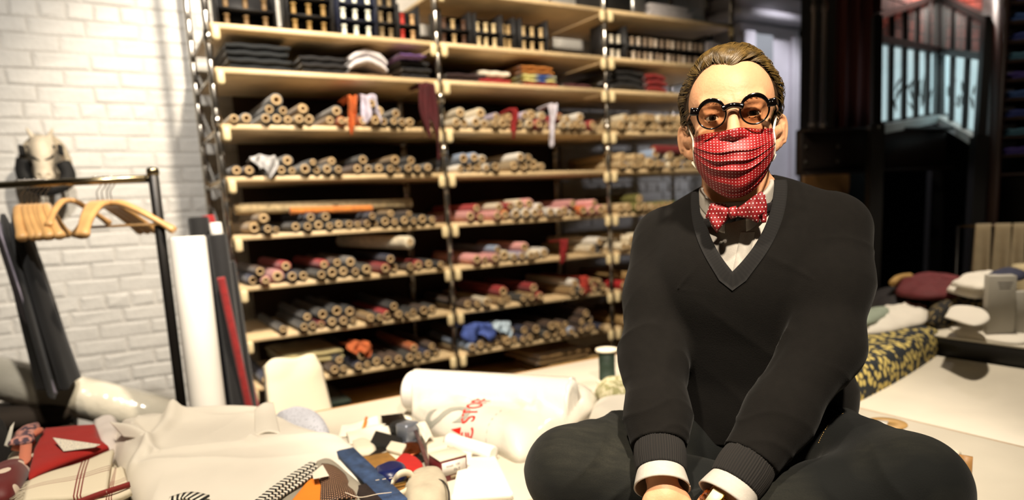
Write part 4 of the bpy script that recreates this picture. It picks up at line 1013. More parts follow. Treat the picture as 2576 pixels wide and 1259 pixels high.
Vh = ring.reshape(-1, 3); ii = np.arange(n*(NSEG+1)*3).reshape(n, NSEG+1, 3); Fq = []
for a, b_ in ((0, 1), (1, 2)): Fq.append(np.stack([ii[:, :-1, a], ii[:, :-1, b_], ii[:, 1:, b_], ii[:, 1:, a]], -1).reshape(-1, 4))
link('strands', npmesh('strands', hw(Vh), np.vstack(Fq), hairc), hair)

# ------------------------------------------------------------------ sweater
knit = mat('black_knit', '#100e0c', .95, n=.12, ns=60, spec=.15, sheen=.03, bump=.12, bs=420)
knit.node_tree.nodes['Principled BSDF'].inputs['Sheen Roughness'].default_value = .4
VA = Q3(1843, 682, 1.075); VL = Q3(1763, 470, 1.1); VR = Q3(1952, 440, 1.1)
def vcut(p):                                       # signed distance to the V opening in the x-z plane, negative inside
    x = p[:, 0]; z = p[:, 2]; mid = VA[0]+(z-VA[2])*((VL[0]+VR[0])/2-VA[0])/((VL[2]+VR[2])/2-VA[2])
    vf = lambda t: np.where(t < 0, 2.3*t, 1-(1-np.clip(t, 0, 1))**2.3)
    xl = VA[0]+(VL[0]-VA[0])*vf(np.clip((z-VA[2])/(VL[2]-VA[2]), -.3, 1)); xr = VA[0]+(VR[0]-VA[0])*vf(np.clip((z-VA[2])/(VR[2]-VA[2]), -.3, 1))
    w_ = math.hypot(VL[2]-VA[2], VL[0]-VA[0]); c = abs(VL[2]-VA[2])/w_
    d = np.maximum((xl-x)*c, (x-xr)*c)
    return np.maximum(d, p[:, 1]-(NK1[1]-.0))
def crease(x): return (1-np.abs(np.sin(x)))**2.2
def wr(p, S, E, Wr):
    ax = Wr-S; t = np.clip(((p-S) @ ax)/(ax @ ax), 0, 1); a = np.arctan2(p[:, 0]-(S+t[:, None]*ax)[:, 0], -(p[:, 1]-(S+t[:, None]*ax)[:, 1]))
    w1 = np.exp(-((t-.48)/.15)**2); w2 = np.exp(-((t-.1)/.08)**2); w3 = np.exp(-((t-.8)/.1)**2)
    m1 = .5+.5*np.sin(a*1.7+t*6+.8)
    return .0042*w1*m1*crease(t*21+1.1*np.sin(a+.6)+.7*np.sin(a*2+t*9))+.003*w2*crease(t*26+a*1.2)*(.5+.5*np.sin(a+1))+.0024*w3*crease(t*33+1.0*np.sin(a*1.5))-.0012*np.sin(t*17+a*2)
HEMZ = Q3(1900, 1100, 1.15)[2]
def sweater_full(p):
    g = .012
    t_ = torso(p, g)
    t_ = smin(t_, sd_ell(p, np.array([AB[0]+.005, AB[1]+.005, HEMZ+.06]), (.19, .136, .13)), .04)
    x, z = p[:, 0]-AB[0], p[:, 2]-AB[2]; low = np.clip((VA[2]-.02-p[:, 2])/.06, 0, 1)
    t_ = t_-low*(.0035*crease(z*22+1.6*np.sin(x*9)+x*7)*np.exp(-((z+.05)/.09)**2)+.0025*crease((x*.8+z)*16+1)*np.exp(-((p[:, 2]-CH[2]+.05)/.1)**2))
    d = t_
    for s, S, E, Wr in ((-1, SHL, ELL, WRL), (1, SHR, ELR, WRR)):
        gg = .0125
        a = chain(p, [S+np.array([0, 0, -.004]), (S+E)/2, E, E*.5+Wr*.5, Wr], [.059+gg*.5, .055+gg, .048+gg, .042+gg*.9, .029+gg*.8], .03)-wr(p, S, E, Wr)
        ax = (Wr-E)/np.linalg.norm(Wr-E); a = np.maximum(a, (p-Wr) @ ax+.062)
        d = smin(d, a, .014)
        ap = S+np.array([-s*.035, -.05, -.085]); r_ = np.linalg.norm(p-ap, axis=1); an_ = np.arctan2(p[:, 2]-ap[2], (p[:, 0]-ap[0])*-s)
        d = d-.0026*crease(an_*3.2+.5+.6*s+3*r_)*np.exp(-((r_-.095)/.04)**2)*np.clip((r_-.035)/.03, 0, 1)*np.exp(-((an_-.7)/.7)**2)
    return np.maximum(d, HEMZ-p[:, 2])
def sweater(p): return np.maximum(sweater_full(p), -vcut(p))
Ps, Qs = surfnet(sweater, (-.36, -.55, .08), (.36, .28, NK1[2]+.08), .0036)
sw = link('sweater', npmesh('sweater', Ps, Qs, knit), man, label='black V-neck sweater')
rib = stripes('rib_knit', '#090706', '#16120f', 62, .45, 0, .95)
ribv = stripes('rib_neck', '#050404', '#0c0a09', 3, .5, 0, .95)
# V-neck band following the cut
def proj_y(x, z, f, y0=-.4, y1=.1):
    lo = np.full(len(x), y0); hi = np.full(len(x), y1)
    # first crossing marching from the front
    ys = np.linspace(y0, y1, 120); P = np.stack([np.repeat(x, 120), np.tile(ys, len(x)), np.repeat(z, 120)], 1); v = f(P).reshape(len(x), 120)
    hit = (v < 0).any(1); i = np.maximum(np.argmax(v < 0, 1), 1); r_ = np.arange(len(x)); va_, vb_ = v[r_, i-1], v[r_, i]; y = ys[i-1]+(ys[i]-ys[i-1])*np.clip(va_/(va_-vb_+1e-9), 0, 1)
    ids = np.arange(len(x)); return np.interp(ids, ids[hit], y[hit]) if hit.any() else y
sw_nocut = lambda p: sweater_full(p)-.0022
band = MB()
va = np.array([VA[0], VA[2]]); el = np.array([VL[0]-VA[0], VL[2]-VA[2]]); er_ = np.array([VR[0]-VA[0], VR[2]-VA[2]])
nl = np.array([-el[1], el[0]])/np.linalg.norm(el); nr_ = np.array([er_[1], -er_[0]])/np.linalg.norm(er_); pr = []; ts = np.linspace(1, 0, 22)
for k_, t in enumerate(list(ts*.95)+list(ts[::-1][1:]*.95)):
    left = k_ < 22
    for o in (-.002, .004, .010, .016, .021):
        E_ = el if left else er_; c = va+np.array([E_[0]*(1-(1-t)**2.3), E_[1]*t]); tg = np.array([E_[0]*2.3*(1-t)**1.3, E_[1]]); tg = tg/np.linalg.norm(tg); nrm_ = np.array([-tg[1], tg[0]]) if left else np.array([tg[1], -tg[0]])
        if k_ == 21: dd = np.array([0, -1.])*o*1.45
        else: dd = nrm_*o; dd = dd+np.array([0, -1.])*max(o, 0)*.5*math.exp(-t*12)
        c = c+dd
        if left: c[0] = min(c[0], va[0])
        else: c[0] = max(c[0], va[0])
        pr.append((c[0], 0, c[1]))
pr = np.array(pr); pr[:, 1] = proj_y(pr[:, 0], pr[:, 2], sw_nocut)
m_ = len(pr)//5; Fs = [(i*5+j, i*5+j+1, (i+1)*5+j+1, (i+1)*5+j) for i in range(m_-1) for j in range(4)]
nn_ = len(pr); V2 = pr+np.array([0, .006, 0]); side = [(i*5+e, (i+1)*5+e, (i+1)*5+e+nn_, i*5+e+nn_) for i in range(m_-1) for e in (0, 4)]
U = [(i/m_*26, j/4) for i in range(m_) for j in range(5)]*2
band.add(np.vstack([pr, V2]), Fs+[tuple(q_+nn_ for q_ in f[::-1]) for f in Fs]+side, U)
link('neck_ribbing', band.me('neck_ribbing', ribv), sw)
def ribbed(nm, a, b, r0, r1, parent, m, nr=64, dep=.0007, thick=.003, rows=14, bulge=.003):
    a = np.array(a); b = np.array(b); ax = b-a; L_ = np.linalg.norm(ax); ax /= L_; x = np.cross(ax, [0, 1, 0]); x /= np.linalg.norm(x); y = np.cross(ax, x)
    def fn(s, t):
        ang = s*2*math.pi; r = r0+(r1-r0)*t+bulge*np.sin(t*math.pi)+dep*np.sign(np.sin(ang*nr))
        return (a+ax*(t*L_)[..., None]+x*(r*np.cos(ang))[..., None]+y*(r*np.sin(ang))[..., None])
    V, Fs, U = surf(fn, nr*4+1 if dep else 49, rows, thick); return link(nm, mesh(nm, V, Fs, m, uv=U), parent)
shirtm = mat('shirt_grey', '#aea89f', .8, n=.06, ns=150, bump=.1, bs=500)
for s, E, Wr in ((-1, ELL, WRL), (1, ELR, WRR)):
    ax = (Wr-E)/np.linalg.norm(Wr-E)
    ribbed('cuff_ribbing', Wr-ax*.068, Wr-ax*.012, .0415, .0412, sw, rib, dep=.0005)
# ------------------------------------------------------------------ shirt
def shirt(p):
    d = smin(torso(p, .003), sd_cap(p, NK0, NK1, .0575, .066), .03)
    d = d-.001*np.sin(p[:, 0]*120+p[:, 2]*40)*np.exp(-((p[:, 2]-VA[2]-.05)/.06)**2)
    return np.maximum(np.maximum(d, vcut(p)-.02), p[:, 2]-(NK1[2]+.03))
P1, Q1 = surfnet(shirt, (-.16, -.3, VA[2]-.06), (.16, .0, NK1[2]+.04), .0032)
sh = link('shirt', npmesh('shirt', P1, Q1, shirtm), man, label='pale grey shirt under the sweater')
pl = []
for t in np.linspace(0, 1, 20):
    for o in (-.012, 0, .012): c = VA+np.array([-.002, 0, -.01])+(np.array([Q3(1866, 570, 1.08)[0], 0, Q3(1866, 570, 1.08)[2]])-np.array([VA[0], 0, VA[2]]))*np.array([1, 0, 1])*t; pl.append(c+np.array([o+.012, 0, 0]))
pl = np.array(pl); pl[:, 1] = proj_y(pl[:, 0], pl[:, 2], shirt)-.0018
Fs = [(i*3+j, i*3+j+1, (i+1)*3+j+1, (i+1)*3+j) for i in range(19) for j in range(2)]
V2 = pl+np.array([0, .003, 0]); side = [(i*3, (i+1)*3, (i+1)*3+60, i*3+60) for i in range(19)]+[(i*3+2, (i+1)*3+2, (i+1)*3+62, i*3+62) for i in range(19)]
link('placket', mesh('placket', np.vstack([pl, V2]), Fs+side, shirtm), sh)
# collar: band round the neck with folded leaves
cl0 = Q3(1767, 470, 1.11); cr0 = Q3(1938, 452, 1.11)
nc = np.array([(cl0[0]+cr0[0])/2, HC[1]+.053, 0]); crx = (cr0[0]-cl0[0])/2+.004
def collar(s, t):
    ang = (s-.5)*2*rad(164)                          # 0 = nape
    side = np.sin(ang); fr_ = -np.cos(ang)             # fr_ 1 at the throat
    ztop = NK1[2]+.060+.004*side-.038*np.clip(fr_, 0, 1)**1.5+.012*np.clip(-fr_, 0, 1)
    drop = .036+.012*np.clip((np.abs(ang)-rad(100))/rad(60), 0, 1)
    tt = np.clip((t-.35)/.65, 0, 1); inn = np.clip(t/.35, 0, 1)
    z = np.where(t < .35, ztop-.03*(1-inn), ztop-drop*tt)
    r = np.where(t < .35, 0.0+.001*inn, -.004+.007*tt)
    rx, ry = crx+r, .066+r
    return nc[0]+rx*side, nc[1]-.03+ry*np.cos(ang)*1.0-.006*np.clip(fr_, 0, 1), z
V, Fs, U = surf(collar, 61, 22, .0018)
link('collar', mesh('collar', V, Fs, shirtm, uv=U), sh)
for s, E, Wr, H in ((-1, ELL, WRL, HDL), (1, ELR, WRR, HDR)):
    ax = (Wr-E)/np.linalg.norm(Wr-E)
    ribbed('shirt_cuff', Wr-ax*.03, Wr+ax*.018, .0345, .0465, sh, shirtm, dep=0, thick=.0025, bulge=.001)
# ------------------------------------------------------------------ jeans
den = mat('dark_denim', '#0b0d0b', .85, n=.5, ns=14, sheen=.05, bump=.15, bs=500, spec=.2)
kd = NB(den); _o = kd.obj()
def _nz(sc, det=4):
    t_ = kd.n('TexNoise'); t_.inputs['Scale'].default_value = sc; t_.inputs['Detail'].default_value = det; kd.nt.links.new(_o, t_.inputs['Vector']); return t_.outputs['Fac']
_mp = kd.n('Mapping'); _mp.inputs['Scale'].default_value = (6, 60, 60); kd.nt.links.new(_o, _mp.inputs['Vector'])
_st = kd.n('TexNoise'); _st.inputs['Scale'].default_value = 1.6; _st.inputs['Detail'].default_value = 6; kd.nt.links.new(_mp.outputs[0], _st.inputs['Vector'])
_f = kd.m('MULTIPLY', kd.m('MULTIPLY', kd.m('SMOOTH_MIN', kd.m('MAXIMUM', kd.m('SUBTRACT', kd.m('MULTIPLY', _nz(7, 2), 3.2), 1.35), 0.), 1., .2), _st.outputs['Fac']), kd.m('ADD', .35, _nz(420, 2)))
kd.col(kd.mix(_f, '#080a09', '#302f27'))
def jeans(p):
    d = np.maximum(sd_ell(p, PV+np.array([0, .02, .005]), (.2, .146, .13)), p[:, 2]-(HEMZ+.03))
    for s, H, K, A in ((-1, HIPL, KNL, ANL), (1, HIPR, KNR, ANR)):
        t = np.clip(((p-H) @ (K-H))/((K-H) @ (K-H)), 0, 1.2); a = np.arctan2(p[:, 2]-(H[2]+t*(K-H)[2]), p[:, 1]-(H[1]+t*(K-H)[1]))
        l = leg(p, H, K, A, .014)-.006*crease(t*13+1.2*np.sin(a*1.3+s)+a*.6)*np.exp(-((t-.72)/.18)**2)*(.5+.5*np.sin(a*2+s))-.006*crease(t*12+a*1.4)*np.exp(-((t-.25)/.17)**2)
        t2 = np.clip(((p-K) @ (A-K))/((A-K) @ (A-K)), 0, 1)
        l = l-.005*crease(t2*12+1.5*np.sin(p[:, 2]*22))*np.exp(-((t2-.18)/.16)**2)
        d = smin(d, l, .022)
    return np.maximum(d, -p[:, 2]+.004)
Pj, Qj = surfnet(jeans, (-.56, -.7, -.02), (.54, .27, .4), .0042)
jn = link('jeans', npmesh('jeans', Pj, Qj, den), man, label='dark blue denim jeans')
stm = mat('stitch_tan', '#a8864a', .7)
def stitch(pts_uv, nm='stitching'):
    mb = MB()
    pts_ = smooth_path([Q3(u, v, y) for u, v, y in pts_uv], 40)
    for _ in range(14):
        e = .002; d0 = jeans(pts_); g_ = np.stack([(jeans(pts_+np.eye(3)[a]*e)-d0)/e for a in range(3)], 1)
        pts_ = pts_-(d0-.0008)[:, None]*g_/np.maximum((g_**2).sum(1), .3)[:, None]*.8
    for i in range(0, 39, 2): mb.tube([pts_[i], pts_[i+1]], .0006, 4)
    link(nm, mb.me(nm, stm), jn)
stitch([(1520, 1128, 1.08), (1528, 1112, 1.1), (1560, 1108, 1.12), (1590, 1113, 1.13)])
stitch([(2128, 1145, 1.08), (2134, 1160, 1.07), (2142, 1172, 1.06)])
stitch([(1722, 1160, 1.12), (1760, 1168, 1.12), (1810, 1176, 1.12)])
link('belt_loop', MB().box(Q3(1835, 1128, 1.1), (.012, .006, .034), .002).me('belt_loop', den), jn)
for s, A in ((-1, ANL), (1, ANR)):
    def shoe(p, s=s, A=A):
        c = A+np.array([-s*.10, -.03, -.02]); q = (p-c) @ rotm(0, 0, s*17)
        d = sd_ell(q, (0, 0, 0), (.13, .048, .046)); d = smin(d, sd_ell(q, (s*.075, 0, .025), (.05, .042, .05)), .03)
        return np.maximum(d, -p[:, 2]+.006)
    Po, Qo = surfnet(shoe, (A[0]-.3, A[1]-.2, -.02), (A[0]+.3, A[1]+.2, .2), .006)
    link('shoe', npmesh('shoe', Po, Qo, mat('brown_shoe', '#2a1a10', .35)), man)
# ------------------------------------------------------------------ face mask
maskm = dots('mask_dots', '#8a070d', '#efe0da', 25, 23, .15, .55, False, 0)
def yhead(x, z):
    ys = np.linspace(-.15, .06, 106); P = np.stack([np.repeat(x, 106), np.tile(ys, len(x)), np.repeat(z, 106)], 1)
    v = headsd(P).reshape(len(x), 106); i = np.argmax(v < .0015, 1); ok = (v < .0015).any(1); return np.where(ok, ys[i], .05)
def maskfn(s, t):
    a = (s-.5)*2; aa = np.abs(a)
    zt_ = -.026-.004*aa**2+.004*np.cos(a*3)*0; zb = -.143+.058*aa**2.4
    tt = t; z = zt_+(zb-zt_)*tt
    x = a*(.0690-.004*np.clip((tt-.6)/.4, 0, 1)**2)
    prof = np.interp(tt, [0, .18, .36, .6, .8, 1], [-.108, -.1235, -.131, -.126, -.117, -.098])
    y = prof+.062*aa**2.2*(1-.1*tt)
    ed = np.array([0, .33, .47, .60, .84, .94, 1.01]); ki = np.clip(np.searchsorted(ed, tt+.02*aa**2*(tt > .55)-.015*(1-aa**2)*(tt > .5), 'right')-1, 0, 5)
    ph = (tt-ed[ki])/(ed[ki+1]-ed[ki]); pl_ = np.where(tt > .2, np.clip(ph, 0, 1), np.clip(tt/.2, 0, 1)*.6)
    y = y-(.0042*(pl_**2-.3))*(1-.4*aa**2)-.001*np.sin(a*9+tt*14)
    z = z+.0012*np.sin(a*7+tt*5)
    return x, y, z
nS, nT = 91, 121
V, Fs, U = surf(maskfn, nS, nT); yh = yhead(V[:, 0], V[:, 2]); V[:, 1] = np.minimum(V[:, 1], yh-.0012)
G_ = V[:, 1].reshape(nS, nT)
for _ in range(14): G_[1:-1] = np.minimum(G_[1:-1], .5*(G_[:-2]+G_[2:])+.00012)
V[:, 1] = G_.ravel()
nv = len(V); Vb = V+np.array([0, .0012, 0]); idx = np.arange(nv).reshape(nS, nT); ringi = list(idx[:, 0])+list(idx[-1, 1:])+list(idx[-2::-1, -1])+list(idx[0, -2:0:-1])
side = [(ringi[(i+1) % len(ringi)], ringi[i], ringi[i]+nv, ringi[(i+1) % len(ringi)]+nv) for i in range(len(ringi))]
fm = link('face_mask', mesh('face_mask', hw(np.vstack([V, Vb])), Fs+[tuple(k_+nv for k_ in f[::-1]) for f in Fs]+side, maskm, uv=np.vstack([U, U])), man, label='pleated dark red face mask with white dots')
elm = mat('elastic_white', '#e6dcc8', .7)
for s in (-1, 1):
    c = V[idx[0 if s < 0 else -1, 4]]; c2 = V[idx[0 if s < 0 else -1, -6]]
    link('ear_loop', MB().tube([hw(p) for p in smooth_path([c, (s*.0735, -.03, -.016), (s*.0765, -.008, -.004), (s*.0775, .018, .000), (s*.076, .036, -.018), (s*.0745, .034, -.045), (s*.0735, .012, -.070), (s*.073, -.02, -.074), c2], 40)], .0022, 6, flat=.6).me('ear_loop', elm), fm)
    link('side_seam', MB().tube([hw(V[idx[0 if s < 0 else -1, j]]+np.array([0, -.0005, 0])) for j in range(2, nT, 4)], .0016, 6).me('side_seam', elm), fm)
# ------------------------------------------------------------------ glasses
blkac = mat('black_acetate', '#070505', .12, coat=.6)
lensm = mat('lens', '#f4e3cf', .02)
_nt = lensm.node_tree; _tr = _nt.nodes.new('ShaderNodeBsdfTransparent'); _tr.inputs[0].default_value = (.86, .78, .70, 1)
_gl = _nt.nodes.new('ShaderNodeBsdfGlossy'); _gl.inputs['Roughness'].default_value = .02; _mx = _nt.nodes.new('ShaderNodeMixShader'); _mx.inputs[0].default_value = .045
_nt.links.new(_tr.outputs[0], _mx.inputs[1]); _nt.links.new(_gl.outputs[0], _mx.inputs[2]); _nt.links.new(_mx.outputs[0], _nt.nodes['Material Output'].inputs[0])
gl = link('glasses', None, man, label='round black acetate glasses')
gy = -.113
ringp = []
def ringmesh(cx):
    n_, V, Fs, U = 56, [], [], []
    for i in range(n_):
        t = 2*math.pi*i/n_; ca, sa_ = math.cos(t), math.sin(t)
        ri = .0221; th_ = .0028+.0046*max(0, sa_)**2+.0016*max(0, ca*math.copysign(1, cx))*max(0, sa_+.3)
        ro = ri+th_; bow = .010*((abs(cx+ro*ca)/.066)**2)
        for r_, y_ in ((ri, -.0018), (ri+.0007, -.0026), (ro-.0007, -.0026), (ro, -.0018), (ro, .0018), (ri, .0018)): V.append((cx+r_*ca, gy+bow+y_, .0015+r_*sa_*.97))
    for i in range(n_):
        for j in range(6): Fs.append((i*6+j, ((i+1) % n_)*6+j, ((i+1) % n_)*6+(j+1) % 6, i*6+(j+1) % 6))
    return V, Fs
for s in (-1, 1):
    V_, F_ = ringmesh(s*.0350); link('rim', mesh('rim', [tuple(hw(np.array(v))) for v in V_], F_, blkac), gl)
    ln_ = MB().lathe([(0, .0), (.0225, 0)], 32, Matrix.Rotation(math.pi/2, 4, 'X')); Vl = [hw(np.array(v)*np.array([1, 1, .97])+np.array([s*.0350, gy+.010*((s*.0350+v[0])/.066)**2, .0015])) for v in ln_.V]
    link('lens', mesh('lens', Vl, ln_.F, lensm), gl)
    hx = s*.0640
    link('end_piece', MB().box((0, 0, 0), (.015, .0065, .013), .0022, Matrix.Translation(hw((hx-s*.001, gy+.0085, .0115))) @ Matrix.Rotation(-s*.12, 4, 'Y'), 2).me('end_piece', blkac), gl)
    link('temple', MB().tube([hw(p) for p in smooth_path([(s*.068, gy+.011, .0105), (s*.0725, -.07, .009), (s*.077, -.03, .006), (s*.0785, .008, .002), (s*.0775, .03, -.012), (s*.076, .042, -.03)], 24)], .0036, 8, flat=.55).me('temple', blkac), gl)
    for dx in (-.0022, .0022): link('rivet', MB().box(hw((hx-s*.002+dx, gy+.0048, .0125)), (.0016, .001, .0016), .0004).me('rivet', chrome), gl)
link('bridge', MB().tube([hw(p) for p in smooth_path([(-.0165, gy, .0095), (-.008, gy-.002, .0125), (0, gy-.0035, .0135), (.008, gy-.002, .0125), (.0165, gy, .0095)], 16)], [.006, .0055, .005]+[.0046]*11+[.005, .0055, .006], 8).me('bridge', blkac), gl)
# ------------------------------------------------------------------ bow tie
bowm = dots('bow_dots', '#7d0a12', '#f0e2dc', 17, 14, .16, .6, True, 0)
bt = link('bow_tie', None, man, label='dark red bow tie with white dots')
def blob(outline, y, th, nm, m, parent, tilt=0, nr=14, uvs=10, conv=None, wrinkle=.0012, seed=0):
    o = np.array([Q3(u, v, y) for u, v in outline]); c = o.mean(0); n_ = len(o); V = []; U = []; Fs = []
    per = np.array([np.linalg.norm(o[(i+1) % n_]-o[i]) for i in range(n_)]); cum = np.concatenate([[0], np.cumsum(per)]); M_ = 48
    bd = []
    for k_ in range(M_):
        q_ = cum[-1]*k_/M_; i = np.searchsorted(cum, q_, 'right')-1; bd.append(o[i]+(o[(i+1) % n_]-o[i])*(q_-cum[i])/per[i])
    bd = np.array(bd); sgn = -1
    for sg in (-1, 1):
        for r_ in range(nr+1):
            f = r_/nr
            for k_ in range(M_):
                p = c+(bd[k_]-c)*f; h_ = th*math.sqrt(max(0, 1-f**4)); dx = p[0]-c[0]; dz = p[2]-c[2]
                yy = sg*h_+(wrinkle*math.sin(dx*260+seed)+wrinkle*math.sin(dz*190+dx*120+seed))*(1 if sg < 0 else .3)+tilt*dx
                V.append((p[0], p[1]+yy, p[2])); U.append((p[0]*uvs, p[2]*uvs))
    st_ = (nr+1)*M_
    for b0_ in (0, st_):
        for r_ in range(nr):
            for k_ in range(M_): f_ = (b0_+r_*M_+k_, b0_+r_*M_+(k_+1) % M_, b0_+(r_+1)*M_+(k_+1) % M_, b0_+(r_+1)*M_+k_); Fs.append(f_ if b0_ == 0 else f_[::-1])
    for k_ in range(M_): Fs.append((nr*M_+k_, nr*M_+(k_+1) % M_, st_+nr*M_+(k_+1) % M_, st_+nr*M_+k_))
    return link(nm, mesh(nm, V, Fs, m, uv=U), parent)
by = 1.034
blob([(1826, 514), (1800, 510), (1786, 512), (1780, 530), (1774, 548), (1782, 552), (1830, 540)], by+.012, .004, 'back_wing', bowm, bt, -.1, seed=1)
blob([(1834, 521), (1815, 517), (1790, 514), (1783, 524), (1782, 545), (1788, 566), (1803, 588), (1816, 570), (1832, 552), (1836, 538)], by, .008, 'wing', bowm, bt, -.15, seed=2)
blob([(1862, 520), (1895, 495), (1914, 481), (1925, 490), (1930, 520), (1928, 560), (1918, 562), (1900, 540)], by+.012, .004, 'back_wing', bowm, bt, .1, seed=3)
blob([(1850, 526), (1872, 512), (1900, 490), (1908, 500), (1922, 520), (1924, 536), (1912, 546), (1906, 562), (1886, 552), (1866, 548), (1850, 544)], by, .008, 'wing', bowm, bt, .15, seed=4)
blob([(1834, 522), (1852, 518), (1856, 532), (1853, 548), (1838, 552), (1831, 538)], by-.012, .008, 'knot', bowm, bt, 0, seed=5)
zl_, zr_ = Q3(1778, 566, 1.08)[2], Q3(1942, 520, 1.08)[2]
nb_ = MB()
def nband(s_, t):
    an_ = (s_-.5)*2*math.pi; return nc[0]+(crx+.001)*np.sin(an_), nc[1]-.03+.066*np.cos(an_)-.009*np.clip(-np.cos(an_), 0, 1), (zl_+zr_)/2+(zr_-zl_)/2*np.sin(an_)+.02*np.clip(np.cos(an_), 0, 1)+(t-.5)*.017
Vn, Fn, Un = surf(nband, 60, 4, .002)
link('neck_band', mesh('neck_band', Vn, Fn, mat('tie_band', '#120d0e', .7), uv=Un), bt)
# ------------------------------------------------------------------ wrist watch
ax = (HDR-WRR)/np.linalg.norm(HDR-WRR); wp = WRR+ax*.03
Mz = Vector(ax).to_track_quat('Z', 'Y').to_matrix().to_4x4(); Mw = Matrix.Translation(wp) @ Mz
wa = link('wrist_watch', None, man, label='watch with glossy tortoiseshell strap and gold case')
link('strap', MB().lathe([(.029, -.010), (.0315, -.009), (.0315, .009), (.029, .010), (.029, -.010)], 40, Mw).me('strap', blotch('tortoise', '#2a0f05', '#9a4a10', 60, .5, .15, .12)), wa)
gold = mat('gold', '#c79a4a', .2, 1)
dv = np.array([0, -.5, .86]); dv -= ax*(dv @ ax); dv /= np.linalg.norm(dv); sdv = np.cross(ax, dv)
Mc = Matrix(((sdv[0], ax[0], dv[0], wp[0]+dv[0]*.033), (sdv[1], ax[1], dv[1], wp[1]+dv[1]*.033), (sdv[2], ax[2], dv[2], wp[2]+dv[2]*.033), (0, 0, 0, 1)))
link('watch_case', MB().box((0, 0, 0), (.024, .03, .007), .002, Mc).me('watch_case', gold), wa)
link('dial', MB().box((0, 0, .0036), (.018, .024, .001), 0, Mc).me('dial', mat('dial', '#d9cfb0', .4)), wa)
# ------------------------------------------------------------------ things on the cutting table
def T(u, v, h=0.): return at(u, v, z=TZ+h)
class Heap:
    """soft mound of cloth over an outline given on a level plane; p sets how abruptly the edge drops"""
    def __init__(s, outline, h, p=4, z0=0., wr=.0, wf=18, seed=0, level=None, crease=None, curved=True, tilt=0., rum=0., rumf=9):
        s.o = np.array([at(u, v, z=(TZ if level is None else level)+z0) for u, v in outline]); s.c = s.o.mean(0); s.h, s.p, s.wr, s.wf, s.seed, s.cr, s.tilt, s.rum, s.rumf = h, p, wr, wf, seed, crease, tilt, rum, rumf
        s.z0 = s.c[2]
        pts = smooth_path(np.vstack([s.o, s.o[:1]]), 160)[:-1] if curved else np.vstack([s.o[i]+(s.o[(i+1) % len(s.o)]-s.o[i])*t for i in range(len(s.o)) for t in np.linspace(0, 1, 24, endpoint=False)])
        s.ang = np.arctan2(pts[:, 1]-s.c[1], pts[:, 0]-s.c[0]); s.rad = np.hypot(pts[:, 0]-s.c[0], pts[:, 1]-s.c[1])
        o = np.argsort(s.ang); s.ang, s.rad = s.ang[o], s.rad[o]
    def R(s, a): return np.interp(a, s.ang, s.rad, period=2*math.pi)
    def z(s, x, y):
        a = np.arctan2(y-s.c[1], x-s.c[0]); f = np.clip(np.hypot(x-s.c[0], y-s.c[1])/s.R(a), 0, 1)
        b = np.maximum(0, 1-f**s.p)**.5
        w = s.wr*wob(x, y, s.seed, 5, s.wf)+s.h*s.tilt*(y-s.c[1])/.3
        if s.rum:
            q_ = .5*wob(x, y, s.seed+7, 4, 4); w = w+s.rum*(1-np.abs(np.sin(x*s.rumf*.5+y*s.rumf+3*q_)))**3*(.5+.5*np.sin(x*7+q_*4))+s.rum*.7*(1-np.abs(np.sin(x*s.rumf*.9-y*s.rumf*.7+4*q_+1)))**3*(.5+.5*np.sin(y*9+q_*5))
        if s.cr:
            for (px, py, qx, qy, amp, wid) in s.cr:
                A, B = at(px, py, z=s.z0)[:2], at(qx, qy, z=s.z0)[:2]; ab = B-A; t = np.clip(((x-A[0])*ab[0]+(y-A[1])*ab[1])/(ab @ ab), 0, 1)
                dd = np.hypot(x-A[0]-t*ab[0], y-A[1]-t*ab[1])+.004*wob(x*3, y*3, s.seed+3, 3, 10); w = w+amp*np.exp(-(dd/wid)**2)
        return s.z0+(s.h+w)*b
    def mesh(s, name, m, nr=26, na=120, uvs=8, under=True):
        a = np.linspace(-math.pi, math.pi, na, endpoint=False); f = np.linspace(0, 1, nr+1)[1:]**.8
        X = s.c[0]+np.outer(f, np.cos(a)*s.R(a)); Y = s.c[1]+np.outer(f, np.sin(a)*s.R(a)); Z = s.z(X, Y); Z[-1] = s.z0
        V = [(s.c[0], s.c[1], float(s.z(s.c[0], s.c[1])))]+list(zip(X.ravel(), Y.ravel(), Z.ravel()))
        Fs = [(0, 1+j, 1+(j+1) % na) for j in range(na)]+[(1+i*na+j, 1+(i+1)*na+j, 1+(i+1)*na+(j+1) % na, 1+i*na+(j+1) % na) for i in range(nr-1) for j in range(na)]
        Fs.append(tuple(1+(nr-1)*na+j for j in range(na))[::-1])
        return mesh(name, V, Fs, m, uv=[((p[0]-s.c[0])*uvs, (p[1]-s.c[1])*uvs) for p in V])
    def put(s, name, m, label, cat, group=None, **k): return link(name, s.mesh(name, m, **k), label=label, cat=cat, group=group)
def quad(cs, name, m, label, cat, th=.004, bow=None, nu=24, nv=18, parent=None, hs=(0, 0, 0, 0), lift=0):
    P4 = [T(u, v, h+lift) for (u, v), h in zip(cs, hs)]
    def fn(s, t):
        P = P4[0]*((1-s)*(1-t))[..., None]+P4[1]*(s*(1-t))[..., None]+P4[2]*(s*t)[..., None]+P4[3]*((1-s)*t)[..., None]
        if bow is not None: P = P+np.array([0, 0, 1.])*bow(s, t)[..., None]
        return P
    V, Fs, U = surf(fn, nu, nv, -th if np.cross(P4[1]-P4[0], P4[3]-P4[0])[2] < 0 else th)
    return link(name, mesh(name, V, Fs, m, uv=U), parent, label=label, cat=cat)
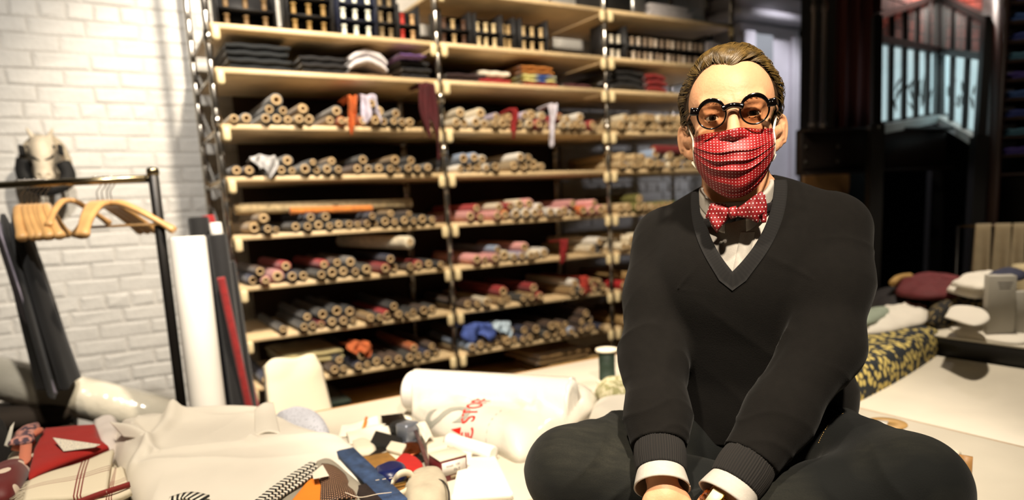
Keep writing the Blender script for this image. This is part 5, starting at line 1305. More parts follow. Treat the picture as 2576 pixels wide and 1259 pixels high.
def ribbon(path, w, th, name, m, label=None, cat=None, parent=None, n=40, flatz=True, uvl=1):
    P = smooth_path(path, n); Tn = np.gradient(P, axis=0); Tn /= np.linalg.norm(Tn, axis=1)[:, None]
    sd = np.cross(Tn, [0, 0, 1.]) if flatz else np.tile([0, 0, 1.], (n+1, 1)); sd /= np.linalg.norm(sd, axis=1)[:, None]+1e-9
    def fn(s, t): i = np.clip((s*n).round().astype(int), 0, n); return P[i]+sd[i]*((t-.5)*w)[..., None]
    V, Fs, U = surf(fn, n+1, 3, th); U = U*np.array([uvl, 1])
    return link(name, mesh(name, V, Fs, m, uv=U), parent, label=label, cat=cat)
def text_on(parent, s, org, xd, yd, size, m, zf=None, lift=.0012, name='lettering', fit=None):
    cu = bpy.data.curves.new(name, 'FONT'); cu.body = s; cu.size = size; cu.resolution_u = 4
    o = bpy.data.objects.new(name, cu); COL.objects.link(o); bpy.context.view_layer.update()
    me = bpy.data.meshes.new_from_object(o); bpy.data.objects.remove(o)
    n = np.cross(xd, yd)
    if zf:
        bm = bmesh.new(); bm.from_mesh(me); bmesh.ops.triangulate(bm, faces=bm.faces[:])
        for _ in range(3): bmesh.ops.subdivide_edges(bm, edges=[e for e in bm.edges if e.calc_length() > .006], cuts=1); bmesh.ops.triangulate(bm, faces=bm.faces[:])
        if fit:
            xs = [v.co.x for v in bm.verts]; k_ = fit/(max(xs)-min(xs))
            for v in bm.verts: v.co.x = (v.co.x-min(xs))*k_
        bm.to_mesh(me); bm.free()
    for v in me.vertices:
        p = org+xd*v.co.x+yd*v.co.y+n*lift
        if zf: p[2] = zf(p[0], p[1])+lift
        v.co = p
    me.materials.clear(); me.materials.append(m); return link(name, me, parent)
unit = lambda v: np.asarray(v)/np.linalg.norm(v)
wcot = mat('white_cotton', '#e0dace', .85, n=.05, ns=6, bump=.12, bs=14, sheen=.1)
offw = mat('off_white_linen', '#cfc6b2', .85, n=.08, ns=8, bump=.15, bs=30)
# --- large white heap
H1 = Heap([(282, 1150), (300, 1120), (380, 1106), (470, 1098), (600, 1092), (700, 1092), (800, 1122), (905, 1154), (850, 1186), (800, 1225), (740, 1310), (580, 1360), (400, 1350), (330, 1268), (302, 1205)], .078, 6, wr=.006, wf=9, seed=4, tilt=.25, rum=.016, rumf=10,
          crease=[(335, 1235, 450, 1140, .02, .018), (450, 1140, 690, 1095, .026, .022), (420, 1215, 640, 1185, .012, .014), (640, 1185, 860, 1150, .012, .016), (320, 1140, 400, 1215, .018, .014)])
wh = H1.put('white_cloth', wcot, 'large crumpled white fabric heap in the middle of the table', 'fabric', nr=60, na=260)
quad([(640, 1098), (705, 1092), (688, 1014), (640, 1032)], 'corner_flap', wcot, None, None, .004, lambda s, t: .01*np.sin(s*3.1), parent=wh, hs=(.075, .075, .105, .10))
quad([(275, 1062), (345, 1068), (400, 1112), (310, 1100)], 'corner_fold', wcot, None, None, .003, lambda s, t: .012*np.sin(s*3.1)*np.sin(t*3.1), parent=wh, hs=(.115, .11, .085, .085))
Heap([(235, 1100), (270, 1085), (300, 1090), (310, 1150), (270, 1175), (240, 1150)], .07, 5, wr=.006, wf=25, seed=9).put('tissue_paper', mat('tissue', '#d8d0cc', .7, n=.05, bump=.2, bs=30), 'crumpled greyish tissue between the red cloth and the white heap', 'paper')
Heap([(845, 1175), (880, 1178), (938, 1228), (868, 1246), (800, 1222), (815, 1190)], .028, 8, wr=.003, wf=20, seed=12).put('folded_shirt_piece', wcot, 'small folded white cloth lying right of the striped trim', 'fabric')
navyd = blotch('navy_dots', '#10163a', '#b9bcc8', 150, .22, .8, .04, True)
Heap([(690, 1075), (740, 1060), (800, 1072), (832, 1105), (800, 1120), (720, 1105)], .07, 3, wr=.006, wf=22, seed=13).put('dotted_cloth', navyd, 'navy cloth with small pale dots behind the white heap', 'fabric')
# --- left group
Heap([(20, 1180), (110, 1150), (235, 1146), (290, 1190), (330, 1262), (200, 1300), (40, 1300), (0, 1240)], .062, 7, wr=.004, wf=18, seed=14).put('folded_linen', offw, 'folded off white linen lying under the red and checked cloths', 'fabric')
redm = mat('red_wool', '#a01208', .85, n=.08, ns=30, sheen=.1, bump=.1, bs=200)
rc = Heap([(112, 1085), (180, 1079), (243, 1076), (249, 1108), (276, 1131), (170, 1168), (68, 1214), (85, 1140)], .016, 10, z0=.075, wr=.0018, wf=20, seed=15, curved=False)
rco = rc.put('red_cloth', redm, 'bright red folded cloth with a handwritten note on it', 'fabric', na=160)
fl = Heap([(120, 1092), (246, 1084), (258, 1118), (278, 1138), (180, 1180), (78, 1224)], .014, 10, z0=.06, wr=.001, seed=16, curved=False)
link('lower_fold', fl.mesh('lower_fold', redm), rco)
note_m = mat('note_paper', '#e4dccb', .7); kn = NB(note_m); tn = kn.n('TexWave'); tn.inputs['Scale'].default_value = 5; tn.inputs['Distortion'].default_value = 14; tn.inputs['Detail'].default_value = 3
uvn = kn.n('TexCoord'); kn.nt.links.new(uvn.outputs['UV'], tn.inputs['Vector']); kn.col(kn.mix(kn.m('GREATER_THAN', tn.outputs['Fac'], .93), '#e4dccb', '#8a8f96'))
quad([(160, 1136), (236, 1126), (253, 1119), (134, 1113)], 'paper_note', note_m, 'curled white paper note with faint handwriting on the red cloth', 'paper', .0006, lambda s, t: .008*(2*s-1)**2*0+.010*(1-s)*t*1.2, hs=(.096, .096, .096, .1))
# checked napkin
chk = mat('checked_linen', '#ddd3bc', .85, bump=.1, bs=60); kc = NB(chk); u_, v_ = kc.uv(); acc = None
for ax_, cen, wd_ in ((u_, .60, .009), (u_, .64, .009), (u_, .68, .009), (v_, .40, .006), (v_, .45, .005), (v_, .50, .005)):
    q_ = kc.m('LESS_THAN', kc.m('ABSOLUTE', kc.m('SUBTRACT', ax_, cen)), wd_); acc = q_ if acc is None else kc.m('MAXIMUM', acc, q_)
kc.col(kc.mix(acc, '#ddd3bc', '#74120d'))
nap = quad([(58, 1262), (268, 1238), (286, 1132), (75, 1208)], 'checked_napkin', chk, 'white napkin with red check lines in front of the red cloth', 'napkin', .012, lambda s, t: .006*np.sin(t*3.1)+.002*np.sin(s*8), hs=(.075, .078, .078, .075))
quad([(170, 1290), (328, 1232), (303, 1172), (270, 1180)], 'folded_edge', chk, None, None, .014, lambda s, t: .003*np.sin(s*6), parent=nap, hs=(.062, .07, .07, .065))
ribbon([T(172, 1282, .066), T(250, 1252, .07), T(328, 1226, .072)], .004, .012, 'red_hem', mat('red_hem', '#7d1c18', .8), parent=nap)
fr = MB()
for i in range(46):
    t = i/45; b = T(60+t*18, 1258-t*50, .075); fr.tube([b, b+np.array([-.008-.012*RNG.random(), -.004+.01*RNG.random(), -.004]), b+np.array([-.02-.012*RNG.random(), .006*RNG.normal(), -.008])], .0005, 3)
link('fringe', fr.me('fringe', offw), nap, kind='stuff')
# floral bow tie and its salmon straps, red dotted tie
flor = blotch('floral_pink', '#c98f84', '#4d3e4c', 70, .52, .8, .04); salm = mat('salmon_cotton', '#cf7a5e', .8, sheen=.1)
fb_ = link('floral_bow_tie', Heap([(38, 1098), (70, 1080), (100, 1071), (97, 1092), (78, 1108), (50, 1110)], .02, 3, z0=.098, wr=.002, wf=50, seed=20).mesh('floral_bow_tie', flor, uvs=1), label='pink floral bow tie with salmon strap at the left edge', cat='bow tie')
for j, ol in enumerate(([(18, 1122), (45, 1102), (84, 1100), (86, 1112), (58, 1120)], [(28, 1134), (60, 1118), (88, 1112), (86, 1122), (50, 1136)])):
    link('wing', Heap(ol, .016, 3, z0=.095-.02*j, wr=.002, wf=40, seed=21+j).mesh('wing', flor if j == 0 else salm), fb_)
link('wing', Heap([(70, 1092), (108, 1082), (104, 1090), (76, 1104)], .012, 3, z0=.1, seed=24).mesh('wing', salm), fb_)
ribbon([T(66, 1122, .10), T(64, 1145, .095), T(60, 1165, .09), T(30, 1185, .088), T(-20, 1212, .085)], .024, .004, 'strap', salm, parent=fb_)
rdt = dots('red_big_dots', '#5d0b0c', '#dccab8', 5, 5, .2, .6)
Heap([(-30, 1215), (20, 1185), (75, 1180), (70, 1220), (30, 1262), (-40, 1270)], .045, 3, z0=.06, wr=.008, wf=25, seed=26).put('dotted_tie', rdt, 'dark red cloth tie with large cream dots at lower left corner', 'tie', uvs=3)
Heap([(-40, 1130), (0, 1108), (28, 1120), (30, 1165), (0, 1200), (-50, 1190)], .10, 3, wr=.008, wf=14, seed=27).put('black_cloth', mat('black_cloth', '#0c0a0b', .9), 'crumpled black cloth at the left edge behind the bow tie', 'fabric')
quad([(10, 1122), (22, 1126), (36, 1062), (26, 1075)], 'hang_tag', mat('tag_paper', '#d9d6cc', .6), 'curled white paper tag standing on the black cloth', 'tag', .0008, lambda s, t: .0*s, hs=(.09, .09, .14, .13))
# --- trims and scraps
Heap([(700, 1235), (760, 1200), (830, 1180), (880, 1215), (930, 1270), (900, 1340), (740, 1340), (660, 1300)], .044, 8, wr=.003, wf=16, seed=29).put('grey_linen', mat('grey_linen_cloth', '#8f887a', .9, n=.1, ns=20), 'grey linen under the orange felt and the net ribbon', 'fabric')
stp = stripes('striped_trim_cloth', '#0b0b0d', '#e6e0d2', 17, .5, 0, .8)
for i, off in enumerate((0, 15, 30)):
    ribbon([T(790+off*.2, 1168+off*.7, .062-.006*i), T(740+off*.5, 1200+off*.6, .062-.006*i), T(690+off*.5, 1235+off*.5, .06-.006*i), T(640+off*.5, 1275+off*.3, .055)], .016, .006, 'striped_trim', stp, ['topmost black and white striped trim strip on the white heap', 'middle black and white striped trim strip', 'lowest black and white striped trim strip beside orange cloth'][i], 'trim', uvl=1, n=60)
ribbon([T(425, 1262, .06), T(470, 1250, .064), T(515, 1258, .06)], .03, .004, 'striped_trim', stp, 'short striped black and white cloth poking out below the white heap', 'trim', uvl=.4)
quad([(722, 1275), (818, 1262), (800, 1196), (768, 1218)], 'orange_cloth', mat('orange_felt', '#e07f1c', .85, n=.05, ns=30), 'flat bright orange felt piece with cut notches', 'fabric', .006, lambda s, t: .002*np.sin(s*5), hs=(.05,)*4)
msh = mat('mesh_brown', '#2a150d', .6); km = NB(msh); um, vm = km.uv(); du = km.m('SUBTRACT', km.m('FRACT', km.m('MULTIPLY', um, 16.)), .5); dv = km.m('SUBTRACT', km.m('FRACT', km.m('ADD', km.m('MULTIPLY', vm, 22.), km.m('MULTIPLY', km.m('FLOOR', km.m('MULTIPLY', um, 16.)), .5))), .5)
km.col(km.mix(km.m('LESS_THAN', km.m('ADD', km.m('MULTIPLY', du, du), km.m('MULTIPLY', dv, dv)), .07), '#2a150d', '#b08a6c'))
ms = quad([(805, 1275), (900, 1262), (868, 1200), (808, 1168)], 'mesh_ribbon', msh, 'brown net ribbon with rows of pale holes', 'ribbon', .004, lambda s, t: .012*np.sin(s*2.6)+.003*np.sin(t*9), hs=(.05, .035, .04, .06))
quad([(788, 1206), (828, 1198), (812, 1176), (786, 1190)], 'price_tag', mat('tag_paper2', '#d8cfc0', .7), 'small blank paper tag lying on the brown net ribbon', 'tag', .0008, lambda s, t: .006*s*t, hs=(.066, .066, .07, .068))
jeansm = mat('blue_denim', '#2c4266', .85, n=.5, ns=40, bump=.2, bs=200)
jb = ribbon([T(868, 1142, .03), T(905, 1180, .032), T(950, 1225, .03), T(1000, 1275, .03)], .045, .012, 'denim_strip', jeansm, 'faded blue denim strip running between white cloth and tan leather', 'denim')
ribbon([T(905, 1232, .03), T(935, 1258, .03), T(960, 1290, .03)], .05, .01, 'dark_lace', mat('dark_brown_lace', '#20120d', .7, n=.6, ns=120), 'dark brown lace strip under the denim', 'lace')
sth = mat('thread_white', '#d9cdbb', .7)
link('loose_thread', MB().tube(smooth_path([T(868, 1240, .055), T(905, 1252, .05), T(950, 1244, .055), T(985, 1240, .05)], 30), .0009, 5).me('loose_thread', sth), label='loose pale thread lying across the denim strip', cat='thread')
quad([(965, 1215), (1042, 1195), (975, 1138), (905, 1150)], 'leather_piece', mat('tan_suede', '#8a6228', .8, n=.3, ns=30), 'tan suede leather rectangle beside the denim strip', 'leather', .004, None, hs=(.02,)*4)
quad([(985, 1262), (1040, 1240), (1020, 1215), (965, 1225)], 'leather_piece', MATS['tan_suede'], 'smaller tan suede scrap under the elastic loop', 'leather', .004, None, hs=(.018,)*4)
wal = quad([(915, 1155), (1015, 1180), (1068, 1150), (985, 1105)], 'black_wallet', mat('black_leather', '#0c0a09', .45), 'open flat black leather wallet under the red felt', 'wallet', .012, None, hs=(.014,)*4)
quad([(1000, 1178), (1052, 1160), (1000, 1125), (960, 1140)], 'card', offw, 'cream card sticking out of the black wallet', 'card', .001, None, hs=(.017,)*4)
navy = mat('navy_patent', '#0e1748', .35)
nv = Heap([(942, 1198), (985, 1182), (1022, 1188), (1020, 1208), (985, 1222), (950, 1218)], .03, 5, z0=.02, seed=31).put('navy_pouch', navy, 'small navy pouch with white stitches and a bead edge', 'pouch')
zp = MB()
for i in range(16):
    b = T(955+i*4.3, 1228-.9*i-.0*i, .028); zp.box(b, (.004, .005, .004), .001)
link('bead_edge', zp.me('bead_edge', mat('brass_beads', '#a58a4c', .3, .9)), nv)
for i in range(4): ribbon([T(945+i*17, 1210-i*2.5, .05), T(954+i*17, 1208.5-i*2.5, .051)], .002, .001, 'stitch', sth, parent=nv, n=4)
elb = mat('elastic_cream', '#d6cab4', .75)
lp = [T(985, 1238, .03), T(988, 1215, .04), T(1000, 1198, .06), T(1020, 1190, .062), T(1038, 1196, .05), T(1042, 1212, .035), T(1030, 1230, .03), T(1005, 1245, .03), T(975, 1248, .028)]
ribbon(lp, .016, .0015, 'elastic_loop', elb, 'cream elastic band curled into a loop in front', 'elastic band', n=60, flatz=False)
Heap([(995, 1165), (1015, 1150), (1045, 1158), (1066, 1180), (1050, 1196), (1015, 1188)], .014, 9, z0=.02, wr=.001, seed=33).put('red_felt', mat('red_felt', '#a5150c', .9, n=.1, ns=60), 'dark red felt scrap on the black wallet', 'felt')
sp0 = T(1032, 1150)
link('tin_spool', MB().lathe([(.005, .012), (.012, .014), (.03, .011), (.036, .016), (.036, .02), (.028, .022), (.01, .016), (.005, .02), (0, .02)], 30).me('tin_spool', mat('rusty_tin', '#6e3312', .3, .8, n=.4, ns=40)), None, sp0+np.array([0, 0, .004]), (rad(8), rad(-6), 0), label='round rusty copper spool lid between wallet and maroon box', cat='spool')
Heap([(880, 1122), (915, 1112), (945, 1130), (940, 1146), (895, 1148)], .02, 5, seed=35).put('cream_pouch', offw, 'small cream cloth pouch right of the white heap tip', 'pouch')
# papers, phone, pen, block
papm = mat('white_paper', '#dfd8c8', .6)
for i, (cs, hh) in enumerate((([(850, 1100), (960, 1092), (950, 1048), (860, 1070)], .004), ([(880, 1118), (985, 1098), (975, 1068), (870, 1085)], .014), ([(960, 1085), (1045, 1088), (1040, 1050), (960, 1040)], .004), ([(1070, 1060), (1090, 1100), (1070, 1110), (1045, 1065)], .05))):
    quad(cs, 'paper_sheet', papm, ['white paper sheets near the table edge under the orange pencil', 'crumpled white paper lying above the black box', 'white sheet under the black phone', 'small upright white card by the plastic bag'][i], 'paper', .001, lambda s, t, i=i: .006*np.sin(s*5+i)*np.sin(t*4), hs=(hh,)*4)
link('orange_pencil', MB().tube([T(914, 1078, .012), T(922, 1052, .016)], .0045, 6).me('orange_pencil', mat('pencil_orange', '#d9771c', .5)), label='short orange pencil stub on white paper', cat='pencil')
ph = quad([(962, 1072), (1030, 1068), (1012, 1040), (958, 1046)], 'phone', mat('black_glass', '#08080a', .08, coat=.5), 'flat black phone lying near the far table edge', 'phone', .009, None, hs=(.016,)*4)
a = T(1028, 1112); ang = math.atan2(.5, .85)
link('metal_block', MB().box((0, 0, .03), (.05, .045, .05), .006, seg=2).box((0, 0, .003), (.054, .05, .006), .002).me('metal_block', mat('brushed_block', '#8f95a3', .35, .7)), None, a+np.array([0, 0, .001]), (0, 0, rad(20)), label='small silvery metal block behind the copper spool', cat='block')
link('lens_cap', MB().lathe([(0, 0), (.034, 0), (.036, .004), (.034, .03), (.03, .034), (0, .034)], 28).me('lens_cap', mat('matte_black', '#0c0b0b', .6)), None, T(1012, 1092), label='round black cap left of the metal block', cat='cap')
quad([(932, 1112), (1000, 1128), (1012, 1102), (945, 1084)], 'black_box', MATS['matte_black'], 'flat black box left of the metal block', 'box', .02, None, hs=(.022,)*4)
quad([(972, 1128), (1010, 1138), (1022, 1118), (984, 1110)], 'eraser', offw, 'small white eraser on the black wallet', 'eraser', .012, None, hs=(.03,)*4)
# maroon box with label, ruler, small white boxes
BLp, BRp = T(1111, 1217), T(1177, 1198); bx = unit(BRp-BLp); by_ = np.array([-bx[1], bx[0], 0]); bw = np.linalg.norm(BRp-BLp); bd, bh = .062, .052
mar = mat('maroon_card', '#5a1418', .5)
Mb = Matrix(((bx[0], by_[0], 0, BLp[0]), (bx[1], by_[1], 0, BLp[1]), (0, 0, 1, TZ), (0, 0, 0, 1)))
mbx = link('maroon_box', MB().box((bw/2, bd/2, bh/2), (bw, bd, bh), .001, Mb).me('maroon_box', mar), label='maroon card box with cream lid and printed label', cat='box')
link('lid', MB().box((bw/2, bd/2, bh+.002), (bw+.002, bd+.002, .004), .001, Mb).me('lid', offw), mbx)
link('box_label', MB().box((bw/2, -.0006, bh*.6), (bw*.9, .001, bh*.62), 0, Mb).me('box_label', mat('label_paper', '#cfc8c0', .6)), mbx)
link('pull_slot', MB().box((bw*.56, -.0008, bh*.16), (bw*.42, .0016, .008), 0, Mb).me('pull_slot', mat('slot_tan', '#7a6a50', .6)), mbx)
ink = mat('ink_grey', '#3a332e', .7); zd = np.array([0, 0, 1.])
text_on(mbx, 'Inhalt  100', BLp+bx*bw*.2+zd*bh*.66-by_*.0012, bx, zd, .0085, ink, lift=.0003)
text_on(mbx, 'Fb.2', BLp+bx*bw*.48+zd*bh*.42-by_*.0012, bx, zd, .0098, ink, lift=.0003)
link('ruler', MB().tube([T(1036, 1062, .035), T(1060, 1120, .032), T(1090, 1212, .008)], .006, 6, flat=.25).me('ruler', mat('brown_acrylic', '#5c3d3a', .2, alpha=.8)), label='thin brownish acrylic ruler leaning against the maroon box', cat='ruler')
quad([(1075, 1132), (1125, 1120), (1118, 1098), (1072, 1105)], 'white_box', offw, 'low white card box behind the maroon box', 'box', .03, None, hs=(.034,)*4)
quad([(1120, 1140), (1185, 1150), (1190, 1120), (1135, 1108)], 'white_box', papm, 'white paper packet under the tip of the plastic bag', 'box', .02, None, hs=(.022,)*4)
long_roll('paper_tube', T(1128, 1108, .035), T(1240, 1142, .022), .02, '#ffffff', 'thin white paper tube end below the plastic bag', False, 18, whitecl, None, 'paper tube')
quad([(1135, 1252), (1290, 1240), (1245, 1145), (1160, 1150)], 'notebook', wcot, 'thick white pad lying left of his knee', 'pad', .016, lambda s, t: .002*np.sin(t*4), hs=(.018,)*4)
felt = mat('grey_felt', '#aaa08c', .9, n=.12, ns=40)
fp = Heap([(1015, 1262), (1040, 1222), (1085, 1208), (1118, 1214), (1132, 1262), (1100, 1300), (1030, 1300)], .05, 5, wr=.003, wf=20, seed=41).put('felt_pouch', felt, 'light grey felt pouch with dark piped edge at the bottom', 'pouch')
link('piping', MB().tube(smooth_path([T(1092, 1206, .045), T(1115, 1212, .046), T(1128, 1235, .046), T(1130, 1265, .045)], 20), .002, 6).me('piping', mat('dark_piping', '#2a2520', .8)), fp)
ribbon([T(1040, 1212, .02), T(1070, 1196, .022), T(1100, 1190, .02)], .03, .004, 'striped_trim', stp, 'striped scrap tucked behind the grey felt pouch', 'trim', uvl=.35)
# --- white roll and printed plastic bag
long_roll('paper_roll', T(1035, 985, .068), T(1440, 1012, .068), .066, '#ffffff', 'thick white paper roll lying across the back of the table', False, 32, whitecl, None, 'paper roll')
bagm = mat('bag_film', '#e6e0d4', .22, bump=.25, bs=16, coat=.5, alpha=.82)
HB = Heap([(1035, 1062), (1050, 1035), (1130, 1020), (1260, 1015), (1400, 1005), (1490, 1005), (1500, 1040), (1420, 1100), (1320, 1165), (1250, 1145), (1165, 1118), (1090, 1100)], .085, 5, wr=.006, wf=16, seed=44, crease=[(1230, 1000, 1330, 1100, .012, .012), (1390, 985, 1350, 1100, .014, .012), (1440, 980, 1400, 1080, .012, .01), (1060, 1030, 1180, 1080, .012, .015)])
_ra, _rb = T(1035, 985, .068)[:2], T(1440, 1012, .068)[:2]; _hz = HB.z
def _bagz(x, y):
    d = _rb-_ra; L2_ = math.hypot(*d); d = d/L2_; w = np.abs((x-_ra[0])*-d[1]+(y-_ra[1])*d[0]); t = (x-_ra[0])*d[0]+(y-_ra[1])*d[1]
    zr = TZ+.068+np.sqrt(np.maximum(0, .072**2-w**2))-np.clip(w-.072, 0, 1)*2.2; zr = np.where((t > 0) & (t < L2_), zr, TZ)
    b = _hz(x, y); h_ = np.clip(.5+.5*(b-zr)/.03, 0, 1); return zr+(b-zr)*h_+.03*h_*(1-h_)
HB.z = _bagz
hb_ = HB.put('plastic_bag', bagm, 'white plastic bag with red and grey lettering over the roll', 'bag', nr=50, na=200)
from mathutils.bvhtree import BVHTree
_bv = BVHTree.FromPolygons([v.co.copy() for v in hb_.data.vertices], [tuple(p.vertices) for p in hb_.data.polygons])
redi = mat('print_red', '#c01f12', .4); greyi = mat('print_grey', '#9a9a90', .4)
def zB(x, y):
    h = _bv.ray_cast(Vector((x, y, 3)), Vector((0, 0, -1)))[0]; return h.z if h else TZ+.08
def hit(u, v):
    h = _bv.ray_cast(Vector(CAM), Vector(ray(u, v)).normalized())[0]; return np.array(h) if h else T(u, v, .08)
def bag_text(s, p0, p1, ysc, m):
    a_, b_ = hit(*p0), hit(*p1); L_ = np.linalg.norm(b_-a_); xd = (b_-a_)/L_
    nn = sum((np.array(_bv.ray_cast(Vector(CAM), Vector(ray(p0[0]+(p1[0]-p0[0])*t, p0[1]+(p1[1]-p0[1])*t)).normalized())[1] or (0, 0, 1)) for t in (.1, .5, .9)), np.zeros(3))
    if nn @ (CAM-a_) < 0: nn = -nn
    nn = unit(nn-xd*(nn @ xd)); yd = np.cross(nn, xd)
    cu = bpy.data.curves.new('lettering', 'FONT'); cu.body = s; cu.size = .05; cu.resolution_u = 4; cu.offset = .0004
    o = bpy.data.objects.new('lettering', cu); COL.objects.link(o); bpy.context.view_layer.update(); me = bpy.data.meshes.new_from_object(o); bpy.data.objects.remove(o)
    bm = bmesh.new(); bm.from_mesh(me); bmesh.ops.triangulate(bm, faces=bm.faces[:])
    for _ in range(3): bmesh.ops.subdivide_edges(bm, edges=[e for e in bm.edges if e.calc_length() > .006], cuts=1); bmesh.ops.triangulate(bm, faces=bm.faces[:])
    xs = [v.co.x for v in bm.verts]; k_ = L_/(max(xs)-min(xs)); x0 = min(xs)
    for v in bm.verts:
        p = a_+xd*(v.co.x-x0)*k_+yd*v.co.y*k_*ysc; h = _bv.ray_cast(Vector(p+nn*.08), Vector(-nn), .2)[0]
        v.co = (np.array(h) if h else p)+nn*.0022
    bm.to_mesh(me); bm.free(); me.materials.clear(); me.materials.append(m); return link('lettering', me, hb_)
bag_text('\u20ac STOFF', (1194, 1112), (1240, 1006), 1.3, redi)
bag_text('S', (1172, 1064), (1192, 1026), 1.6, greyi)
tri = [hit(1134, 1084), hit(1158, 1098), hit(1160, 1078)]
for p in tri: p[2] = zB(p[0], p[1])+.003
link('red_emblem', mesh('red_emblem', tri, [(0, 1, 2)], redi, False), hb_)
bag_text('- - - - - -', (1226, 1116), (1266, 1034), .5, greyi)
# --- things behind the man's left side
sp = T(1528, 962)
gs = link('green_spool', MB().lathe([(0, 0), (.034, 0), (.034, .006), (.029, .008), (.028, .06), (.029, .112), (0, .112)], 28).me('green_spool', mat('green_thread', '#0f2417', .7, n=.2, ns=200)), None, sp, label='large dark green thread spool with cream ends standing behind the bag', cat='spool')
for z in (0, .113): link('flange', MB().lathe([(.008, z), (.038, z), (.039, z+.004), (.038, z+.009), (.008, z+.009), (.008, z)], 28).me('flange', offw), gs)
Heap([(1495, 1000), (1520, 985), (1570, 980), (1610, 990), (1600, 1020), (1520, 1020)], .06, 4, wr=.006, wf=30, seed=50).put('lace_roll', blotch('yellow_lace', '#c2bb9c', '#8d8a60', 60, .5, .8, .06), 'pale yellow patterned lace bundle beside the green spool', 'lace')
Heap([(1480, 1075), (1500, 1040), (1560, 1028), (1640, 1030), (1640, 1090), (1540, 1100)], .06, 5, wr=.004, wf=14, seed=51).put('white_fabric', wcot, 'smooth white fabric bundle against his right thigh', 'fabric')
# --- right side of the table
flo = blotch('floral_yellow', '#cdb869', '#121a22', 42, .44, .85, .07, True)
kf = NB(flo)
Heap([(2090, 1050), (2150, 1018), (2262, 958), (2362, 892), (2372, 872), (2300, 862), (2150, 872), (2060, 930)], .10, 6, wr=.006, wf=16, seed=55, rum=.012, rumf=14).put('floral_fabric', flo, 'pile of dark fabric with yellow flowers behind his arm', 'fabric', na=200, nr=36)
Heap([(2150, 830), (2195, 800), (2280, 775), (2340, 785), (2330, 815), (2250, 838), (2180, 845)], .045, 3, z0=.095, wr=.012, wf=26, seed=56, rum=.016, rumf=30).put('white_lace', wcot, 'crumpled white lace on top of the yellow flowered pile', 'lace')
Heap([(2150, 808), (2190, 785), (2235, 782), (2230, 800), (2170, 822)], .03, 3, z0=.13, wr=.008, wf=26, seed=57).put('sage_cloth', mat('sage_cloth', '#8f9a8a', .85), 'pale sage cloth scrap beside the white lace', 'fabric')
L2 = T2
Heap([(2410, 846), (2576, 868), (2640, 820), (2560, 790), (2400, 795), (2380, 818)], .02, 6, wr=.003, wf=16, seed=58, level=L2).put('white_sheet', wcot, 'white folded sheet along the dark table edge at right', 'fabric')
Heap([(2330, 830), (2470, 815), (2600, 800), (2560, 770), (2420, 765), (2330, 785)], .10, 4, wr=.008, wf=18, seed=59, level=L2, z0=.006).put('patterned_cloth', blotch('black_gold', '#0d0b0c', '#8d7a50', 60, .58, .85, .04), 'black cloth with small golden pattern heaped on the side table', 'fabric')
Heap([(2180, 770), (2270, 760), (2400, 768), (2420, 792), (2300, 805), (2200, 800)], .11, 3, wr=.008, wf=18, seed=60, level=L2).put('black_lace', mat('black_lace_cloth', '#171214', .8, n=.6, ns=150), 'black lacy cloth pile at the left end of the side table', 'lace')
Heap([(2250, 728), (2330, 700), (2420, 712), (2430, 745), (2340, 755), (2260, 745)], .055, 3, wr=.010, wf=20, seed=61, level=L2, z0=.10, rum=.014, rumf=26).put('maroon_shirt', mat('maroon_cotton', '#5c1a1f', .8, n=.15, ns=20), 'folded maroon shirt on top of the side table pile', 'shirt')
link('shirt_collar', MB().tube(smooth_path([at(2246, 712, z=L2+.15), at(2262, 700, z=L2+.155), at(2290, 696, z=L2+.155)], 10), .016, 8).me('shirt_collar', mat('tan_collar', '#a8864c', .8)), bpy.data.objects['maroon_shirt'])
for i, (ol, z_) in enumerate((([(2380, 735), (2430, 708), (2540, 712), (2550, 738), (2460, 752)], .13), ([(2390, 720), (2450, 696), (2530, 698), (2545, 716), (2470, 732)], .17), ([(2375, 800), (2400, 772), (2470, 782), (2490, 806), (2450, 822)], .10))):
    Heap(ol, (.03, .026, .012)[i], 7, wr=.004, wf=22, seed=62+i, level=L2, z0=z_, rum=.010 if i < 2 else 0, rumf=30).put('white_garment', wcot, ['lower folded white garment beside the maroon shirt', 'upper folded white garment beside the maroon shirt', 'flat white paper pattern on the gold patterned cloth'][i], 'garment')
Heap([(2480, 700), (2530, 685), (2580, 692), (2570, 706), (2500, 712)], .03, 3, wr=.004, wf=26, seed=66, level=L2, z0=.205).put('navy_scarf', mat('navy_print', '#2b2e45', .85, n=.4, ns=60), 'dark blue printed scarf on the upper white garment', 'scarf')
pc = at(2585, 745, z=L2+.05)
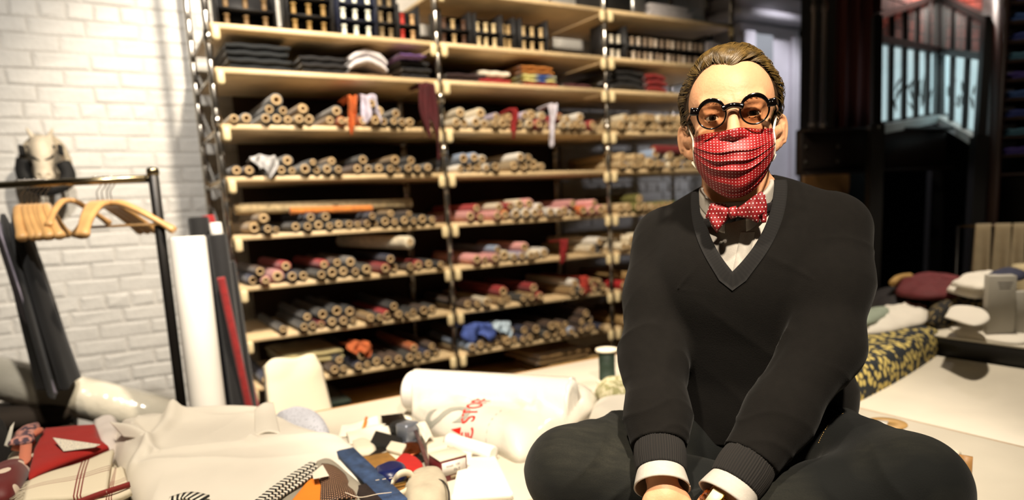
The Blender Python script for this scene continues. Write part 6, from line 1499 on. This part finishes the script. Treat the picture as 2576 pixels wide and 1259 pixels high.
link('cream_roll', MB().lathe([(0, 0), (.07, .0), (.078, .01), (.08, .06), (.076, .15), (.07, .17), (0, .175)], 24).me('cream_roll', mat('cream_felt', '#b7a884', .8)), None, (pc[0]+.02, pc[1], L2+.02), label='round cream felt roll at the right edge of the side table', cat='roll')
cb = at(2508, 850, z=L2)
cd = empty('display_card', cb, 'pale grey upright display carton with small dark print on the side table', 'carton', (0, 0, rad(-52)))
crd = mat('grey_card', '#aaa69c', .6)
link('front_face', MB().box((0, 0, .115), (.085, .06, .23), .002).me('front_face', crd), cd); link('side_wing', MB().box((.062, .02, .085), (.04, .05, .17), .002).me('side_wing', crd), cd)
for k_ in range(3): link('print_line', MB().box((.008, -.0305, .205-.01*k_), (.045-.006*k_, .001, .004)).me('print_line', mat('dark_print', '#3a3632', .6)), cd)
# spool with wooden flanges, cream bolt
sp2 = T(2230, 1092)
ws = link('wooden_spool', MB().lathe([(0, .004), (.036, .004), (.038, .014), (.036, .026), (0, .026)], 32).me('wooden_spool', mat('black_thread', '#0b0a0d', .6, n=.3, ns=200)), None, sp2, label='flat spool of black thread with wooden flanges on the table', cat='spool')
wfl = mat('flange_wood', '#a9854e', .5, n=.15, ns=30)
for z in (0, .026): link('flange', MB().lathe([(.007, z), (.047, z), (.048, z+.002), (.047, z+.004), (.007, z+.004), (.007, z)], 32).me('flange', wfl), ws)
link('paper_scrap', MB().box((0, 0, .0), (.04, .026, .0008)).me('paper_scrap', mat('foil_label', '#c9c4bc', .35)), None, sp2+np.array([-.012, .006, .0312]), (0, 0, rad(25)), label='tiny torn paper label lying on the wooden spool', cat='paper')
br = long_roll('cloth_bolt', T(2060, 1105, .034), T(2408, 1172, .034), .033, '#ffffff', 'cream cloth bolt lying behind his left knee', False, 20, offw, None, 'cloth bolt')
link('core_board', MB().box((0, 0, .0), (.008, .05, .03)).me('core_board', woodedge), br, (0, 0, np.linalg.norm(T(2060, 1105, .034)-T(2408, 1172, .034))+.012), (0, 0, 0))
